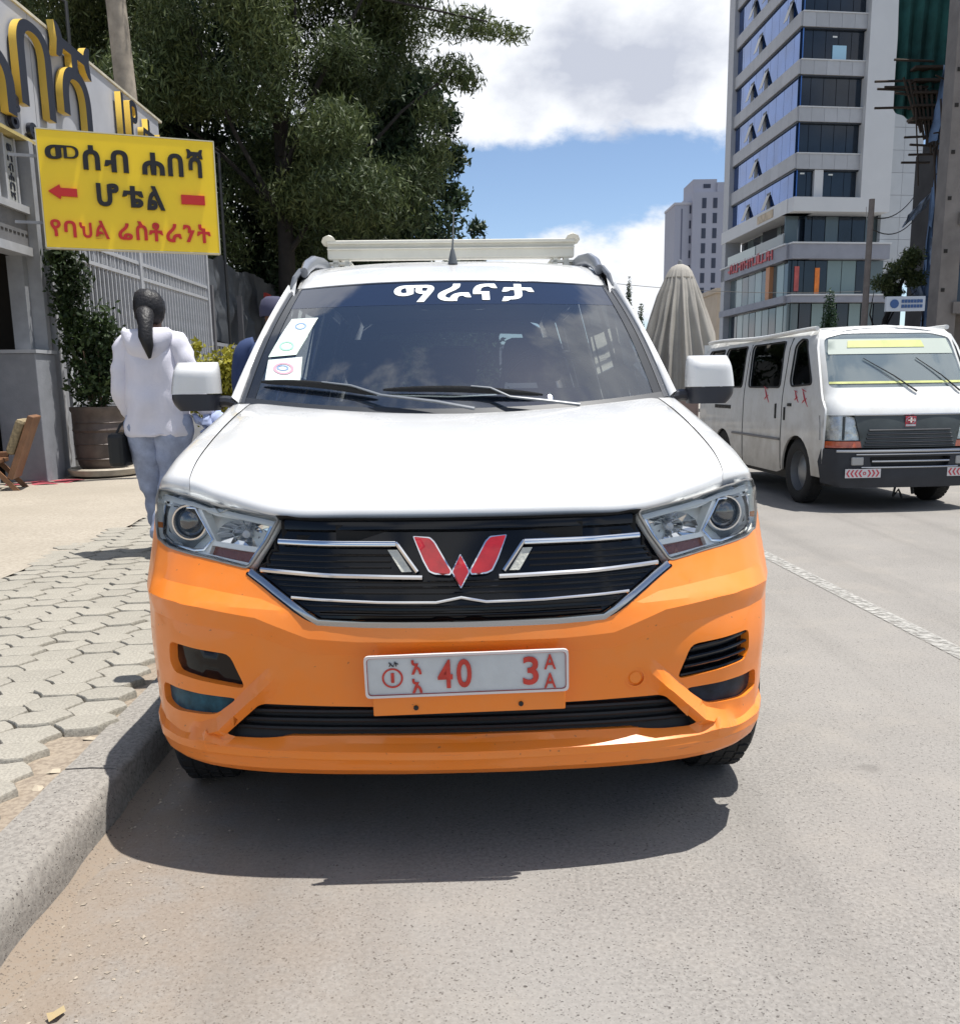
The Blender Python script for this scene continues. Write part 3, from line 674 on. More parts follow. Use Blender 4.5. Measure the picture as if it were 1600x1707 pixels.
for sg in (-1, 1):
    ribbon('chrome_strip', side(sg, [(.448,.825),(.30,.824),(.156,.8235)]), .014, off(S, -.003), chrome, T, h=.010)
    ribbon('chrome_strip', side(sg, [(.491,.757),(.30,.750),(.092,.746)]), .011, off(S, -.003), chrome, T, h=.010)
    ribbon('chrome_strip', side(sg, [(.156,.826),(.150,.820),(.104,.759)]), .010, off(S, -.003), chrome, T, h=.009)
    o = panel('running_light', side(sg, [(.152,.811),(.176,.811),(.142,.760),(.117,.760)]), [], off(S, -.002), M('running_lamp', (.50,.50,.44), rough=.3, coat=1, bump=.4, bscale=120), T, step=.02, thick=.008)
mb = MB(); grid_mb(mb, [[Vector((x, S(abs(x), .884).y+dy, .878-.5*dy+(.0 if abs(x) < .4 else .004))) for x in np.linspace(-.45, .45, 31)] for dy in (-.016, .03, .075)]); mb.obj('grille_shroud', black_matte, T, True)
for sg in (-1, 1):
    mb = MB(); mb.box(sg*.72-.07, sg*.72+.07, .40, 1.25, .66, .90); mb.obj('wheel_house', black_matte, T)
# badge: two wings and a lozenge, red enamel in chrome
def badge(half_pts, dz, mat, name, dy, closed_sym=False):
    pts = half_pts
    return panel(name, rnd(pts, .004), [], off(S, dy), mat, T, step=.02, thick=dz)
wing = [(.114,.840),(.072,.837),(.060,.826),(.0205,.760),(.024,.750),(.062,.752),(.076,.758),(.090,.783)]
loz = [(0,.799),(.0225,.757),(0,.718),(-.0225,.757)]
def inset(poly, d):
    cx = sum(p[0] for p in poly)/len(poly); cy = sum(p[1] for p in poly)/len(poly); out = []
    n = len(poly)
    for i in range(n):
        a, p, b = Vector(poly[i-1]), Vector(poly[i]), Vector(poly[(i+1) % n])
        n1 = (p-a).normalized(); n2_ = (b-p).normalized(); q = Vector((-n1.y, n1.x))+Vector((-n2_.y, n2_.x)); q.normalize()
        if q.dot(Vector((cx, cy))-p) < 0: q = -q
        out.append(tuple(p+q*d))
    return out
for sg in (-1, 1):
    w_ = side(sg, wing)
    badge(w_, .014, chrome, 'badge_rim', .010); badge(inset(w_, .0035), .004, red_badge, 'badge_wing', .0125)
badge(loz, .016, chrome, 'badge_rim', .013); badge(inset(loz, .0035), .004, red_badge, 'badge_lozenge', .0155)
# headlights --------------------------------------------------------
hl = [(.905,.925),(.82,.930),(.725,.922),(.60,.901),(.452,.881),(.482,.826),(.528,.760),(.637,.776),(.792,.790),(.86,.805),(.915,.84),(.925,.90)]
for sg in (-1, 1):
    H = panel('headlight', rnd(side(sg, hl), .012), [], off(S, -.075), housing, T, step=.04, thick=-.07)
    H['label'] = 'clear headlight with round projector lamp, %s' % ('beside the kerb' if sg < 0 else 'on the road side')
    # bezel between bowl and cover
    panel('bezel', side(sg, [(.90,.918),(.82,.920),(.725,.914),(.60,.894),(.464,.873),(.488,.828),(.533,.768),(.637,.784),(.792,.797),(.86,.812),(.91,.845),(.918,.90)]),
          [side(sg, [(.862,.893),(.71,.893),(.645,.823),(.668,.797),(.70,.792),(.792,.800),(.855,.815),(.872,.85)]), side(sg, [(.692,.893),(.643,.880),(.482,.866),(.512,.812),(.637,.820)]), side(sg, [(.648,.809),(.522,.800),(.538,.775),(.655,.789)])],
          off(S, -.020), housing, H, step=.035, thick=.03)
    ribbon('trim_line', side(sg, [(.862,.893),(.71,.893),(.645,.823),(.668,.797),(.70,.792),(.792,.800),(.855,.815),(.872,.85),(.862,.893)]), .007, off(S, -.017), chrome, H, h=.004)
    ribbon('upper_trim', side(sg, [(.895,.907),(.81,.911),(.72,.904),(.60,.886),(.467,.867)]), .016, off(S, -.017), M('drl_tube', (.55,.58,.58), rough=.25, coat=1), H, h=.006)
    ribbon('inner_trim', side(sg, [(.478,.868),(.497,.826),(.533,.773)]), .008, off(S, -.017), chrome, H, h=.004)
    # projector
    c0 = off(S, -.03)(sg*.745, .857); ax = Vector((sg*.12, -1, .0)).normalized()
    q = ax.to_track_quat('Z', 'Y').to_matrix().to_4x4(); q.translation = c0
    def lathe_at(prof, nm, mat, par, n=32):
        m_ = MB(); m_.lathe(prof, n); m_.v = [q @ v for v in m_.v]; return m_.obj(nm, mat, par, True)
    lathe_at([(.050,-.03),(.050,.0),(.047,.006),(.043,.006),(.040,-.004)], 'projector_ring', chrome, H)
    lathe_at([(.075,-.035),(.062,-.03),(.052,-.02),(.041,-.012)], 'projector_bowl', housing_dark, H)
    lathe_at([(.0001,.008),(.012,.0075),(.024,.004),(.034,-.002),(.040,-.010),(.041,-.02)], 'projector_lens', M('projector_glass', (.035,.042,.05), rough=.06, coat=1, ior=1.8), H)
    # faceted high beam bowl
    rb = MB(); c1 = off(S, -.06)(sg*.575, .848)
    for i in range(14):
        a = i*2*PI/14
        for r0, r1, dd in ((.012,.028,.012), (.03,.055,.0)):
            p0 = Vector((math.cos(a)*r0*1.35, dd, math.sin(a)*r0*.75)); p1 = Vector((math.cos(a)*r1*1.35, dd-.012, math.sin(a)*r1*.75))
            p2 = Vector((math.cos(a+.42)*r1*1.35, dd-.015+.012*(i % 2), math.sin(a+.42)*r1*.75)); p3 = Vector((math.cos(a+.42)*r0*1.35, dd+.004, math.sin(a+.42)*r0*.75))
            rb.add([c1+p for p in (p0, p1, p2, p3)], [(0, 1, 2, 3)])
    rb.obj('reflector_facets', chrome, H)
    mb = MB(); mb.lathe([(.0001,-.02),(.010,-.018),(.013,-.005),(.013,.02)], 16, c1, 'y'); mb.obj('bulb', M('bulb_glass', (.5,.52,.55), rough=.1, coat=1), H, True)
    panel('indicator', side(sg, [(.650,.812),(.518,.803),(.535,.772),(.658,.786)]), [], off(S, -.032), M('amber_lamp', (.22,.075,.05), rough=.2, coat=1, bump=.6, bscale=80), H, step=.02, thick=0)
    # cover: clear polycarbonate with a rolled edge
    panel('lens_cover', rnd(side(sg, [(a, b) for a, b in hl]), .012), [], off(S, .001), clear, H, step=.035, thick=0)
    ribbon('lens_gasket', rnd(side(sg, hl), .012), .007, off(S, -.002), M('gasket', (.22,.215,.20), rough=.4), H, h=.003, closed=True)

# hood and wings ------------------------------------------------------
A = lambda *p: [Vector(q) for q in p]
HC = [  # stations from the nose to the screen: centre, .25, .45, hood line
 A((0,.135,.868),(.25,.142,.870),(.450,.172,.872),(.62,.285,.888),(.712,.352,.915)),
 A((0,.118,.888),(.25,.124,.889),(.445,.150,.891),(.615,.262,.915),(.710,.345,.938)),
 A((0,.142,.915),(.25,.15,.917),(.45,.18,.922),(.620,.29,.948),(.714,.372,.966)),
 A((0,.25,.962),(.25,.26,.966),(.46,.30,.977),(.625,.41,1.000),(.715,.48,1.008)),
 A((0,.48,1.026),(.25,.49,1.033),(.465,.53,1.047),(.630,.63,1.062),(.712,.70,1.062)),
 A((0,.72,1.077),(.25,.73,1.084),(.47,.77,1.099),(.640,.86,1.112),(.704,.92,1.108)),
 A((0,.900,1.106),(.25,.915,1.113),(.47,.965,1.128),(.640,1.06,1.142),(.690,1.10,1.142)),
 A((0,.912,1.090),(.25,.927,1.097),(.47,.977,1.112),(.640,1.07,1.128),(.684,1.11,1.128)),
]
full = [[Vector((-p.x, p.y, p.z)) for p in reversed(r[1:])] + r for r in HC]
mb = MB(); grid_mb(mb, loft(full, 64, 60)); hood = mb.obj('hood', white_t, T, True, 60)
WC = [
 A((0.7132,.356,.917),(.80,.430,.925),(.838,.505,.915),(.862,.585,.868),(.868,.62,.78),(.862,.60,.66),(.85,.60,.60)),
 A((0.7122,.349,.941),(.795,.422,.951),(.833,.500,.940),(.866,.590,.880),(.873,.625,.78),(.868,.605,.67),(.86,.60,.60)),
 A((0.7152,.376,.970),(.790,.45,.975),(.830,.53,.950),(.866,.62,.880),(.875,.66,.79),(.872,.66,.70),(.872,.65,.640)),
 A((0.7162,.484,1.012),(.788,.55,1.010),(.826,.62,.975),(.862,.70,.90),(.874,.74,.80),(.873,.74,.70),(.872,.75,.665)),
 A((0.7132,.704,1.066),(.782,.75,1.056),(.818,.80,1.010),(.855,.86,.92),(.870,.90,.80),(.872,.90,.70),(.871,.90,.66)),
 A((0.7052,.924,1.112),(.770,.96,1.102),(.808,1.00,1.050),(.85,1.04,.95),(.866,1.08,.80),(.868,1.08,.64),(.868,1.10,.56)),
 A((0.6912,1.105,1.146),(.758,1.15,1.142),(.800,1.18,1.090),(.845,1.19,.98),(.862,1.19,.80),(.864,1.19,.60),(.860,1.19,.45)),
 A((0.6972,1.16,1.15),(.760,1.24,1.150),(.802,1.28,1.10),(.846,1.28,.98),(.864,1.28,.80),(.866,1.27,.60),(.858,1.27,.30)),
]
for sg in (-1, 1):
    cc = [[Vector((sg*p.x, p.y, p.z)) for p in r] for r in WC]
    mb = MB(); grid_mb(mb, loft(cc, 28, 40)); mb.obj('fender', white_t, T, True, 60)
# windscreen ----------------------------------------------------------
def WS(x, w, o=0.0):   # x -1..1 across, w 0..1 up
    ax = abs(x); b = Vector((.712*x, .925+.180*ax**2.2, 1.098+.045*ax*ax)); t = Vector((.603*x, 1.500+.150*ax**2.2, 1.578-.012*ax**2))
    p = b.lerp(t, w); n = Vector((.25*x, -.62, .74)).normalized()
    return p + n*(.022*math.sin(PI*w)+o)
def wsx(x, z, o=0.0):  # by true width and height
    w = (z-1.10)/.475; hw = .712+(.603-.712)*w; return WS(x/hw, w, o)
rows = [[WS(-1+2*i/40, .0+j*.775/16) for i in range(41)] for j in range(17)]
mb = MB(); grid_mb(mb, rows); wso = mb.obj('windscreen', wsglass, T, True, 80)
rows = [[WS(-1+2*i/40, .775+j*.225/6, .0005) for i in range(41)] for j in range(7)]
mb = MB(); grid_mb(mb, rows); mb.obj('sun_band', band_glass, wso, True, 80)
frit = M('black_frit', (.012,.014,.018), rough=.25, coat=.6)
for sg in (-1, 1):
    v = []; mb = MB(); grid_mb(mb, [[WS(sg*(1.0-.045*i/3), j/20, .002) for i in range(4)] for j in range(21)]); mb.obj('frit_edge', frit, wso, True, 80)
    mb = MB(); grid_mb(mb, [[WS(sg*(1.035-.035*i/2), j/20, .004-.004*(i == 0)) for i in range(3)] for j in range(21)]); mb.obj('screen_seal', M('seal', (.05,.055,.065), rough=.4), wso, True, 80)
mb = MB(); grid_mb(mb, [[WS(-1+2*i/40, -.035+.075*j/3, .003) for i in range(41)] for j in range(4)]); mb.obj('cowl', M('cowl_plastic', (.02,.024,.032), rough=.5), T, True, 80)
mb = MB(); grid_mb(mb, [[WS(-1+2*i/40, .985+.012*j, .002) for i in range(41)] for j in range(2)]); mb.obj('header_seal', frit, T, True, 80)
# lettering on the glass
dec = M('vinyl_white', (.80,.84,.85), rough=.45)
for ch, x0, x1, zt, zb in (('ማ', -.215,-.068,1.553,1.478), ('ራ', -.055,.066,1.556,1.480), ('ና', .073,.163,1.556,1.484), ('ታ', .176,.299,1.556,1.478)):
    def bend(a, b, c, x0=x0, zb=zb): return wsx(x0+a, zb+c, .002+(-b))
    glyph(ch, x1-x0, zt-zb, .0012, .028, 'letter', dec, wso, bend=bend)
# permit stickers
def sticker(pts, mat, marks):
    mb = MB(); k = 6
    def q(i, j):
        a, b = Vector(pts[0]).lerp(Vector(pts[1]), i/k), Vector(pts[3]).lerp(Vector(pts[2]), i/k); p = a.lerp(b, j/k); return wsx(p.x, p.y, .0025)
    grid_mb(mb, [[q(i, j) for i in range(k+1)] for j in range(k+1)]); o = mb.obj('sticker', mat, wso, True, 80)
    for (cx, cy, rx, ry, m_) in marks:
        mb = MB(); n = 18; v = []
        for i in range(n):
            a = 2*PI*i/n
            for r in (1, .72): v.append(wsx(cx+rx*r*math.cos(a), cy+ry*r*math.sin(a), .004))
        mb.add(v, [(2*i, 2*((i+1) % n), 2*((i+1) % n)+1, 2*i+1) for i in range(n)]); mb.obj('stamp', m_, o)
ink = M('stamp_blue', (.25,.36,.60), rough=.6); inkr = M('stamp_red', (.60,.35,.42), rough=.6); inkg = M('stamp_green', (.35,.62,.48), rough=.6)
sticker([(-.585,1.418),(-.485,1.421),(-.515,1.345),(-.620,1.335)], paper, [(-.545,1.385,.022,.014,ink)])
sticker([(-.618,1.338),(-.512,1.347),(-.545,1.275),(-.648,1.262)], M('sticker_paper_green', (.68,.82,.74), rough=.6, var=.05, scale=30), [(-.585,1.305,.028,.018,inkg)])
sticker([(-.646,1.252),(-.522,1.268),(-.520,1.190),(-.648,1.182)], paper, [(-.585,1.224,.038,.020,inkr), (-.588,1.226,.022,.009,ink)])
# wipers
for x0, z0, x1, z1, px, pz in ((-.655,1.168,-.255,1.150,-.04,1.118), (-.235,1.165,.285,1.142,.30,1.112)):
    mb = MB(); n = 14; pts = []
    for i in range(n+1):
        t = i/n; x = x0+(x1-x0)*t; z = z0+(z1-z0)*t+.008*math.sin(PI*t); pts.append(wsx(x, z, .012+.008*math.sin(PI*t)))
    mb.tube(pts, [.003+.0065*math.sin(PI*min(1, max(.0, i/n)))**.5 for i in range(n+1)], 6, flat=1.3); wb = mb.obj('wiper', rubber, T, True, 60)
    mb = MB(); xm = x0+(x1-x0)*.55
    mb.tube([wsx(xm, (z0+z1)/2+.010, .030), wsx(xm+(px-xm)*.25, (z0+z1)/2+.002, .032), wsx(xm+(px-xm)*.5, z1-.014, .032), wsx(px-.02, pz, .034), wsx(px+.10, pz-.018, .03)], [.005,.006,.007,.009,.010], 8, flat=.6); mb.obj('wiper_arm', M('wiper_grey', (.14,.155,.175), rough=.35), wb, True, 60)
# A pillars -----------------------------------------------------------
for sg in (-1, 1):
    rows = []
    for j in range(25):
        w = j/24; e = WS(sg*1.03, w); 
        o1 = Vector((sg*(.768-.110*w-.026*w*w), 1.155+.53*w, 1.158+.425*w-.008*w**3)); o2 = o1+Vector((sg*(.004-.012*w), .075, -.012-.01*w)); o3 = o1+Vector((-sg*.02, .13, -.02))
        mid = e.lerp(o1, .5)+Vector((sg*.006, -.018, .014))
        rows.append([e+Vector((0, .012, -.012)), e+Vector((sg*.003, -.004, .003)), mid, o1, o2, o3])
    rows = [[cr_spline(r[1:], i/12) if i >= 0 else r[0] for i in range(-1, 13)] for r in rows]
    mb = MB(); grid_mb(mb, rows); mb.obj('pillar', white_t, T, True, 60)
    # ditch moulding from the screen corner along the roof
    mb = MB(); mb.tube([WS(sg*1.03, 1.0, .002), (sg*.612,1.68,1.610), (sg*.603,1.78,1.650), (sg*.590,2.0,1.690), (sg*.580,2.5,1.710), (sg*.575,3.6,1.70)], .010, 6); mb.obj('roof_moulding', M('moulding_grey', (.12,.13,.15), rough=.4), T, True)
    mb = MB(); mb.tube([(sg*.585,1.76,1.640), (sg*.583,1.84,1.672), (sg*.575,1.97,1.705), (sg*.565,2.2,1.727), (sg*.560,3.3,1.74), (sg*.56,3.75,1.70)], [.016,.020,.020,.018,.018,.016], 10, flat=1.3); mb.obj('roof_rail', M('rail_grey', (.30,.32,.36), rough=.3, metal=.6), T, True)
# roof
RY = [1.505,1.60,1.80,2.1,2.6,3.3,3.9,4.2]; RZ = [1.582,1.622,1.677,1.712,1.730,1.722,1.69,1.64]
rc = []
for i, (y, z) in enumerate(zip(RY, RZ)):
    k = .15*max(0, 1-(i/4)**1.2); hw = .605-.003*i
    rc.append(A((-hw, y+k, z-.034), (-hw*.9, y+k*.8, z-.018), (-hw*.5, y+k*.25, z-.003), (0, y, z), (hw*.5, y+k*.25, z-.003), (hw*.9, y+k*.8, z-.018), (hw, y+k, z-.034)))
rc = [[p+Vector((0, .012, -.018)) for p in rc[0]]] + rc
mb = MB(); grid_mb(mb, loft(rc, 30, 40)); mb.obj('roof', white_t, T, True, 60)
# sides: cantrail, window line, doors
for sg in (-1, 1):
    ys = [1.26,1.5,1.72,2.05,2.10,2.95,3.0,3.75,3.85,4.15,4.32]
    def sect(y):
        zr = np.interp(y, RY, RZ)-.034; zr = min(zr, 1.158+(y-1.155)*.82+.02) if y < 1.75 else zr
        t = np.interp(y, [3.9, 4.32], [0, .06])
        arch = max([0]+[math.sqrt(max(0, .36**2-(y-c)**2)) for c in (.80, 3.52)])
        zl = max(.28, .30+arch)
        return [Vector((sg*x, y, z)) for x, z in ((.602-t, zr), (.640-t, zr-.035), (.655-t, zr-.08), (.795-t, 1.10), (.830-t, 1.05), (.862-t, .93), (.868-t, .72), (.866-t, max(.5, zl)), (.845-t, zl))]
    yy = list(np.linspace(1.26, 4.32, 70)); rows = [sect(y) for y in yy]
    def keep(j, i): 
        y = (yy[j]+yy[j+1])/2
        return not (i == 2 and y > 1.45 and y < 3.95 and not (2.03 < y < 2.12) and not (2.93 < y < 3.02))
    mb = MB(); grid_mb(mb, rows, keep=keep); mb.obj('body_side', white_t, T, True, 40)
    for a, b in ((1.46, 2.03), (2.12, 2.93), (3.02, 3.95)):
        mb = MB(); r2 = [[p.lerp(q_, t) for t in (0, .5, 1)] for p, q_ in [(sect(y)[2], sect(y)[3]) for y in np.linspace(a, b, 5)]]; mb.add([p for r in r2 for p in r], []); mb = MB(); grid_mb(mb, r2); mb.obj('side_window', sideglass, T, True)
    for y in (1.32, 2.08, 2.98): 
        mb = MB(); s_ = sect(y); mb.tube([p+Vector((sg*.002, 0, 0)) for p in s_[3:8]], .004, 4); mb.obj('door_gap', black_matte, T)
liner = M('cabin_lining', (.05,.052,.055), rough=.9)
mb = MB(); grid_mb(mb, [[Vector((p.x*.98, p.y+.03, p.z-.035)) for p in r] for r in loft(rc, 12, 20)]); mb.obj('headliner', liner, T, True)
for sg in (-1, 1):
    mb = MB(); yy = list(np.linspace(1.30, 4.28, 50)); rows = [[Vector((sg*x, y, z)) for x, z in ((.585, min(np.interp(y, RY, RZ)-.05, 1.158+(y-1.155)*.82-.02)), (.62, min(np.interp(y, RY, RZ)-.13, 1.158+(y-1.155)*.82-.08)), (.765, 1.09), (.80, .95), (.80, .45))] for y in yy]
    grid_mb(mb, rows, keep=lambda j, i: not (i == 1 and ((1.46 < yy[j] < 2.0) or (2.1 < yy[j] < 2.9) or (3.0 < yy[j] < 3.9)))); mb.obj('cabin_trim', liner, T, True)
    mb = MB(); grid_mb(mb, [[WS(sg*(1.03+.03*i), w)+Vector((0, .03+.05*i, -.03)) for i in range(3)] for w in np.linspace(0, 1, 10)]); mb.obj('pillar_trim', liner, T, True)
# tail: gate with a window opening
def tailp(x, z): return Vector((x, 4.36-.10*max(0, z-1.05)/.6-.05*(abs(x)/.8)**2, z))
panel('tailgate', sym([(0,1.62),(.50,1.60),(.58,1.55),(.72,1.10),(.80,.9),(.80,.35),(0,.30)]), [sym([(0,1.54),(.46,1.52),(.58,1.14),(0,1.12)])], tailp, white_t, T, step=.15, thick=.05, inward=Vector((0,-1,0)))
panel('rear_window', sym([(0,1.55),(.47,1.53),(.59,1.13),(0,1.11)]), [], lambda x, z: tailp(x, z)+Vector((0,-.01,0)), rearglass, T, step=.2, thick=0)
# underside and wheels
mb = MB(); mb.box(-.78,.78,.35,4.2,.20,.30); mb.box(-.45,.45,.12,.4,.24,.45); mb.box(-.6,.6,.30,1.05,.3,.84); mb.box(-.40,.40,.125,.32,.3,.84); mb.box(-.30,.30,.098,.2,.80,.868); mb.box(-.44,.44,.15,.3,.80,.872); mb.obj('underbody', M('underbody_black', (.01,.01,.01), rough=.9), T)
def wheel(parent, x, y, r, w, sg, steer=0.0, nm='wheel', rim_m=None):
    e = empty(nm, (x, y, r), steer); e.parent = parent
    mb = MB(); k = w/2
    mb.lathe([(r*.62,-k*.75),(r*.80,-k*.98),(r*.93,-k*.9),(r*.985,-k*.65),(r,-k*.3),(r,k*.3),(r*.985,k*.65),(r*.93,k*.9),(r*.80,k*.98),(r*.62,k*.75)], 40, axis='x'); mb.obj('tyre', rubber, e, True, 50)
    tb = MB()
    for i in range(40):
        a = 2*PI*i/40
        for j, xo in enumerate((-k*.55, -k*.18, k*.18, k*.55)):
            m_ = Matrix.Rotation(a+j*.05, 4, 'X'); tb.box(xo-k*.15, xo+k*.15, -.016, .016, r*.985, r*1.006, m_)
    tb.obj('tread', rubber, e)
    mb = MB(); mb.lathe([(r*.62,-k*.75),(r*.60,k*.2),(r*.30,sg*k*.35),(r*.12,sg*k*.5),(.0001,sg*k*.5)], 32, axis='x'); mb.obj('rim', rim_m or M('rim_steel', (.25,.26,.27), rough=.4, metal=.7), e, True, 50)
    return e
for sg in (-1, 1):
    wheel(T, sg*.768, .70, .295, .185, sg, math.radians(3)); wheel(T, sg*.775, 3.52, .295, .185, sg)
# inside
I = MB(); I.box(-.70,.70,1.15,4.25,.35,.50); I.obj('cabin_floor', dashmat, T)
mb = MB(); grid_mb(mb, [[Vector((x, .945+.20*abs(x)**2+.50*t, 1.075+.05*math.sin(t*PI)-.0*t-.25*max(0, t-.8)/.2)) for x in np.linspace(-.68, .68, 15)] for t in np.linspace(0, 1, 9)]); dash = mb.obj('dashboard', dashmat, T, True)
def seat(name, x, y, w, hr=True, h=1.10):
    e = empty(name, (x, y, .50)); e.parent = T
    m1 = MB(); m1.box(-w/2, w/2, -.48, .02, 0, .14); m1.obj('cushion', seatmat, e, bevel=.03)
    m1 = MB(); m1.box(-w/2, w/2, 0, .12, .1, .66, Matrix.Rotation(math.radians(-14), 4, 'X')); m1.obj('backrest', seatmat, e, bevel=.05)
    if hr:
        n_ = 1 if w < .7 else 3
        for i in range(n_):
            xo = 0 if n_ == 1 else (i-1)*w*.33
            m1 = MB(); m1.box(xo-.13, xo+.13, .17, .26, .70, .90); m1.obj('headrest', seatmat, e, bevel=.035)
    return e
seat('front_seat', -.36, 2.02, .56); seat('front_seat', .36, 2.02, .56); seat('rear_seat', 0, 2.9, 1.2); 
mb = MB(); ring = [(math.cos(a)*.185, math.sin(a)*.185) for a in np.linspace(0, 2*PI, 33)]; R_ = Matrix.Translation((-.36+.72, 1.52, 1.16)) @ Matrix.Rotation(math.radians(62), 4, 'X')
mb.tube([R_ @ Vector((a, b, 0)) for a, b in ring], .014, 8, False); mb.tube([R_ @ Vector((-.17,0,0)), R_ @ Vector((.17,0,0))], .02, 8); mb.obj('steering_wheel', dashmat, T, True)
mb = MB(); mb.box(-.12,.12,-.02,.02,-.03,.03); o = mb.obj('inner_mirror', black_gloss, T, bevel=.01); o.location = (0, 1.47, 1.50)
# mirrors
for sg in (-1, 1):
    e = empty('door_mirror', (sg*.925, 1.33, 1.20)); e.parent = T
    def shell(z0, z1, nm, mat, sc_=1.0):
        m1 = MB(); rws = []
        for j in range(9):
            t = j/8; z = z0+(z1-z0)*t; zt = (z+.09)/.17; hw_in = .088-.004*zt; hw_out = (.092-.024*max(0, zt)**2.2); rw = []
            if z < -.03: hw_out *= 1-((-.03-z)/.06)**2*.45; hw_in *= 1-((-.03-z)/.06)**2*.1
            top = 1-max(0, (zt-.80)/.2)**2*.42
            for i in range(20):
                a = 2*PI*i/20; cx, cy = math.cos(a), math.sin(a)
                px = abs(cx)**.55*(1 if cx > 0 else -1); py = abs(cy)**.7*(1 if cy > 0 else -1)
                rw.append(Vector((sg*px*(hw_out if cx > 0 else hw_in)*sc_*(1-.06*(1-top)), (py*.075 if cy < 0 else py*.03)*top*sc_, z)))
            rws.append(rw+[rw[0]])
        grid_mb(m1, rws); m1.f.append(tuple(range(20))); m1.f.append(tuple(21*8+i for i in range(20)))
        return m1.obj(nm, mat, e, True, 55)
    shell(-.022, .088, 'mirror_cap', white_t); shell(-.082, -.024, 'mirror_base', M('mirror_black', (.018,.020,.028), rough=.4), .97)
    m1 = MB(); m1.tube([(sg*.0,0,-.055), (-sg*.10,.0,-.05), (-sg*.17,.0,-.065)], [.03,.026,.034], 10, flat=.8); m1.obj('mirror_arm', MATS['mirror_black'], e, True)
# antenna, rack
mb = MB(); mb.lathe([(.020,0),(.016,.018),(.007,.055),(.005,.06),(.0001,.061)], 16); mb.tube([(0,0,.05),(.004,.02,.13),(.008,.06,.215)], [.004,.003,.002], 6); o = mb.obj('antenna', M('antenna_grey', (.08,.09,.10), rough=.5), T, True); o.location = (.003, 1.74, 1.664)
rk = empty('roof_rack', (0, 0, 0)); rk.parent = T; cream = M('rack_cream', (.62,.60,.52), rough=.45, var=.06, scale=10)
mb = MB(); mb.box(-.555,.555,2.30,2.34,1.755,1.838); mb.obj('front_board', cream, rk, bevel=.008)
mb = MB(); mb.box(-.555,.555,2.285,2.30,1.82,1.834); mb.box(-.555,.555,2.288,2.30,1.795,1.802); mb.obj('board_lip', cream, rk, bevel=.003)
for sg in (-1, 1):
    mb = MB(); mb.tube([(sg*.545,2.29,1.83), (sg*.545,2.31,1.853)], [.034,.012], 8); mb.tube([(sg*.545,2.32,1.835), (sg*.545,3.7,1.83)], .02, 8); mb.obj('side_bar', cream, rk, True)
    mb = MB(); mb.box(sg*.52-.012, sg*.52+.012, 2.31,2.36,1.70,1.80); mb.box(sg*.47-.01, sg*.47+.01, 2.31,2.36,1.70,1.79); mb.box(sg*.50-.05, sg*.50+.05, 2.31,2.36,1.735,1.745); mb.obj('foot', cream, rk)
for y in (2.7, 3.1, 3.5):
    mb = MB(); mb.box(-.54,.54,y,y+.04,1.80,1.82); mb.obj('cross_bar', cream, rk)
# number plate ---------------------------------------------------------
pc = S(0, .52); PF = Matrix.Translation((.010, -.012, .522)) @ Matrix.Diagonal((1, 1, 1, 1)) @ Matrix.Rotation(math.radians(-1.0), 4, 'Y') @ Matrix.Rotation(math.radians(3), 4, 'X')
mb = MB(); mb.box(-.228,.236,0,.012,-.104,.0, PF @ Matrix.Translation((0,.004,0)) @ Matrix.Rotation(0, 4, 'Y')); mb.obj('plate_bracket', orange, T, bevel=.003)
for x in (-.125, .128):
    mb = MB(); mb.lathe([(.0001,-.004),(.006,-.004),(.006,.002)], 12, (x,.004,-.085), 'y'); mb.v = [PF @ v for v in mb.v]; mb.obj('plate_screw', black_matte, T)
mb = MB(); w2, h2 = .243, .053
pm = rnd([(-w2,-h2),(w2,-h2),(w2,h2),(-w2,h2)], .012)
pl_o = panel('number_plate', pm, [], lambda a, b: PF @ Vector((a, -.004-.0012*math.sin(a*23)*math.sin(b*30+1), b)), plate_m, T, step=.02, thick=.003)
pv = lambda a, b: PF @ Vector((a, -.005, b))
def pring(name, outer_, inner_, mat, par, d=.003):
    n = len(outer_); mb = MB(); mb.add([PF @ Vector((a, -.0055-d, b)) for a, b in outer_]+[PF @ Vector((a, -.0055-d, b)) for a, b in inner_]+[PF @ Vector((a, -.003, b)) for a, b in outer_], [(i, (i+1) % n, n+(i+1) % n, n+i) for i in range(n)]+[(i, 2*n+i, 2*n+(i+1) % n, (i+1) % n) for i in range(n)]); return mb.obj(name, mat, par)
pale = M('plate_rim', (.66,.62,.60), rough=.35)
pring('rim', rnd([(-w2,-h2),(w2,-h2),(w2,h2),(-w2,h2)], .012), rnd([(-w2+.006,-h2+.006),(w2-.006,-h2+.006),(w2-.006,h2-.006),(-w2+.006,h2-.006)], .010), pale, pl_o)
pring('rim_line', rnd([(-w2+.006,-h2+.006),(w2-.006,-h2+.006),(w2-.006,h2-.006),(-w2+.006,h2-.006)], .010), rnd([(-w2+.0075,-h2+.0075),(w2-.0075,-h2+.0075),(w2-.0075,h2-.0075),(-w2+.0075,h2-.0075)], .009), plate_red, pl_o, .0005)
def pglyph(ch, a0, a1, b0, b1, mat=plate_red, bold=.012):
    a0, a1, b0, b1 = (q*.94 for q in (a0, a1, b0, b1))
    glyph(ch, a1-a0, b1-b0, .002, bold, 'character', mat, pl_o, bend=lambda x, y, z: PF @ Vector((a0+x, -.0065+y, b0+z)))
circ = [(-.177+.025*math.cos(a), -.004+.025*math.sin(a)) for a in np.linspace(0, 2*PI, 29)[:-1]]; circ2 = [(-.177+.0205*math.cos(a), -.004+.0205*math.sin(a)) for a in np.linspace(0, 2*PI, 29)[:-1]]
pring('character', circ, circ2, plate_red, pl_o, .001)
